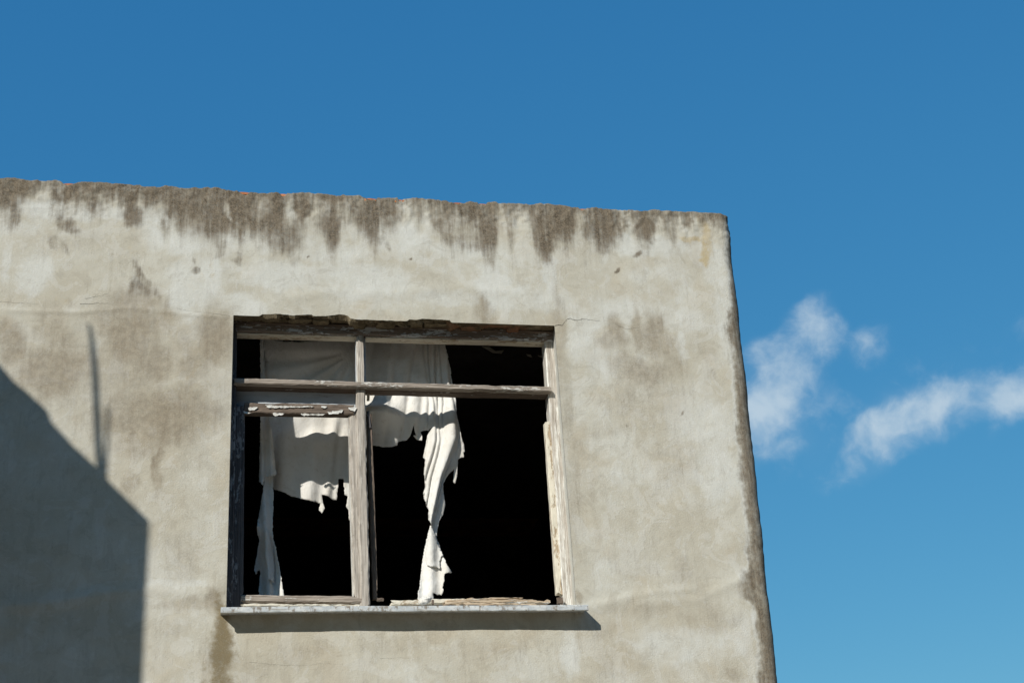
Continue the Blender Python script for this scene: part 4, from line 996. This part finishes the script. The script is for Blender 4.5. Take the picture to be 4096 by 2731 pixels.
# ------------------------------------------------------------------ neighbouring gabled wing beyond the left edge; it shades the wall
YG = -2.4
def caster(px, py):
    s = at(*dd(px, py), 0)
    return np.array([s[0] + 0.82 * YG, YG, s[2] - 0.77 * YG])
annex = empty('neighbouring_wing', (-5.2, -1.3, 0))
tag(annex, 'gabled wing beyond the left picture edge whose corner shades the wall', 'building')
edge = [caster(*p) for p in ((345, 1198), (333, 1186), (287, 1141), (234, 1089), (227, 1078), (215, 1066), (191, 1053), (154, 1007), (120, 971), (113, 950), (106, 940), (69, 911), (40, 885), (0, 837))]
xr = edge[0][0]; slope = (edge[-1][2] - edge[0][2]) / (edge[-1][0] - edge[0][0])
xm = xr - 3.0
pts = [(xr, -0.2)] + [(e[0], e[2]) for e in edge]
xx = edge[-1][0]
zlast = edge[-1][2]
while xx > xm + 0.2:
    xx -= 0.19; zlast += 0.19 * 0.92 + random.uniform(-.02, .02); pts.append((xx, zlast))
ridge_z = zlast + 0.15
pts.append((xm, ridge_z))
left = [(2 * xm - x, z) for x, z in pts[:-1]][::-1]
ring = pts + left
n = len(ring)
V = [(x, YG, z) for x, z in ring] + [(x, YG + 0.10, z) for x, z in ring]
F = [tuple(range(n))[::-1], tuple(range(n, 2 * n))] + [(k, (k + 1) % n, n + (k + 1) % n, n + k) for k in range(n)]
mesh_obj('gable_wall', V, F, M_ANNEX, annex, smooth=False)
v, f = box_vf(xr - 0.28, xr - 0.02, YG + 0.08, -0.06, -0.2, edge[0][2] - 0.47); mesh_obj('side_wall', v, f, M_ANNEX, annex, smooth=False)
v, f = box_vf(2 * xm - xr + 0.02, 2 * xm - xr + 0.28, YG + 0.08, -0.06, -0.2, edge[0][2] - 0.47); mesh_obj('side_wall', v, f, M_ANNEX, annex, smooth=False)
ez = edge[0][2] - 0.45
rfV = [(xr, YG + 0.08, ez), (xm, YG + 0.08, ridge_z - 0.5), (2 * xm - xr, YG + 0.08, ez), (xr, -0.05, ez), (xm, -0.05, ridge_z - 0.5), (2 * xm - xr, -0.05, ez)]
rfV += [(x, y, z - 0.1) for x, y, z in rfV]
ar = mesh_obj('wing_roof', rfV, [(0, 1, 4, 3), (1, 2, 5, 4), (6, 9, 10, 7), (7, 10, 11, 8), (0, 3, 9, 6), (2, 8, 11, 5), (3, 4, 10, 9), (4, 5, 11, 10), (0, 6, 7, 1), (1, 7, 8, 2)], M_TILE2, annex, smooth=False)
V, F = [], []
sl = math.atan2(ridge_z - 0.5 - ez, 3.0)
for sgn in (-1, 1):
    for a in range(10):
        for b in range(10):
            s0 = 0.02 + a * 0.40; y0 = YG + 0.42 + b * 0.205
            n0 = len(V)
            for (lx, ly, lz) in base_v:
                sdist = s0 + ly; hx = (xr if sgn < 0 else 2 * xm - xr) + sgn * (sdist * math.cos(sl)) - sgn * 0 * lz
                V.append((hx - sgn * (lz + 0.03) * math.sin(sl), y0 + lx, ez + sdist * math.sin(sl) + (lz + 0.03) * math.cos(sl)))
            F += [tuple(q + n0 for q in p) for p in base_f]
tag(mesh_obj('tile_courses', V, F, M_TILE, ar, smooth=False), kind='stuff')

def pole(name, pts, rads, label):
    P = [caster(*p) + np.array([0, -0.02, 0]) for p in pts]
    P.insert(0, P[0] + np.array([0.0, 0, -0.5])); rads = [rads[0]] + list(rads)
    V, F = [], []; k = 12
    for p, r in zip(P, rads):
        for a in range(k):
            V.append((p[0] + r * math.cos(2 * math.pi * a / k), p[1] + r * math.sin(2 * math.pi * a / k), p[2]))
    for a in range(len(P) - 1):
        for b in range(k):
            F.append((a * k + b, a * k + (b + 1) % k, (a + 1) * k + (b + 1) % k, (a + 1) * k + b))
    F.append(tuple((len(P) - 1) * k + b for b in range(k))); F.append(tuple(range(k))[::-1])
    o = mesh_obj(name, V, F, M_PIPE, None, smooth=True)
    tag(o, label, 'pole', 'poles on the neighbouring gable')
pole('pole', [(221, 1090), (216, 1000), (213, 930), (210, 850), (206, 790), (202, 762), (197, 738)], [0.013, 0.0125, 0.012, 0.0115, 0.010, 0.0085, 0.006], 'tall bent pole on the neighbouring gable throwing the thin upright shadow')
pole('pole', [(231, 1095), (236, 1000), (240, 925)], [0.009, 0.006, 0.005], 'short thin pole on the neighbouring gable throwing the faint short shadow')

# ------------------------------------------------------------------ house block added unseen behind the camera to close off half the sky
opp = empty('sky_blocker', (9.0, -14.0, 0))
tag(opp, 'tall dark house block added unseen behind the camera to dim the skylight', 'building')
M_BRICKD = simple_mat('dark_brick_render', (0.085, 0.06, 0.045), (0.13, 0.095, 0.075), 1.3)
M_GLASSD = simple_mat('dark_window_glass', (0.02, 0.024, 0.028), (0.035, 0.04, 0.045), 2.0, rough=0.15, spec=0.5)
v, f = box_vf(-2.6, 24.0, -17.0, -11.0, -0.2, 11.0); mesh_obj('wall', v, f, M_BRICKD, opp, smooth=False)
v, f = box_vf(-2.9, 24.3, -17.3, -10.7, 11.0, 11.3); mesh_obj('roof', v, f, M_TILE2, opp, smooth=False)
for fl in range(3):
    for k in range(9):
        x0, z0 = -1.4 + k * 2.8, 1.2 + fl * 3.2
        v, f = box_vf(x0, x0 + 1.2, -11.02, -10.96, z0, z0 + 1.7); wnd = mesh_obj('window', v, f, M_GLASSD, opp, smooth=False)
        v, f = box_vf(x0 - 0.1, x0 + 1.3, -11.02, -10.86, z0 - 0.12, z0 - 0.003); mesh_obj('sill', v, f, M_ANNEX, wnd, smooth=False)
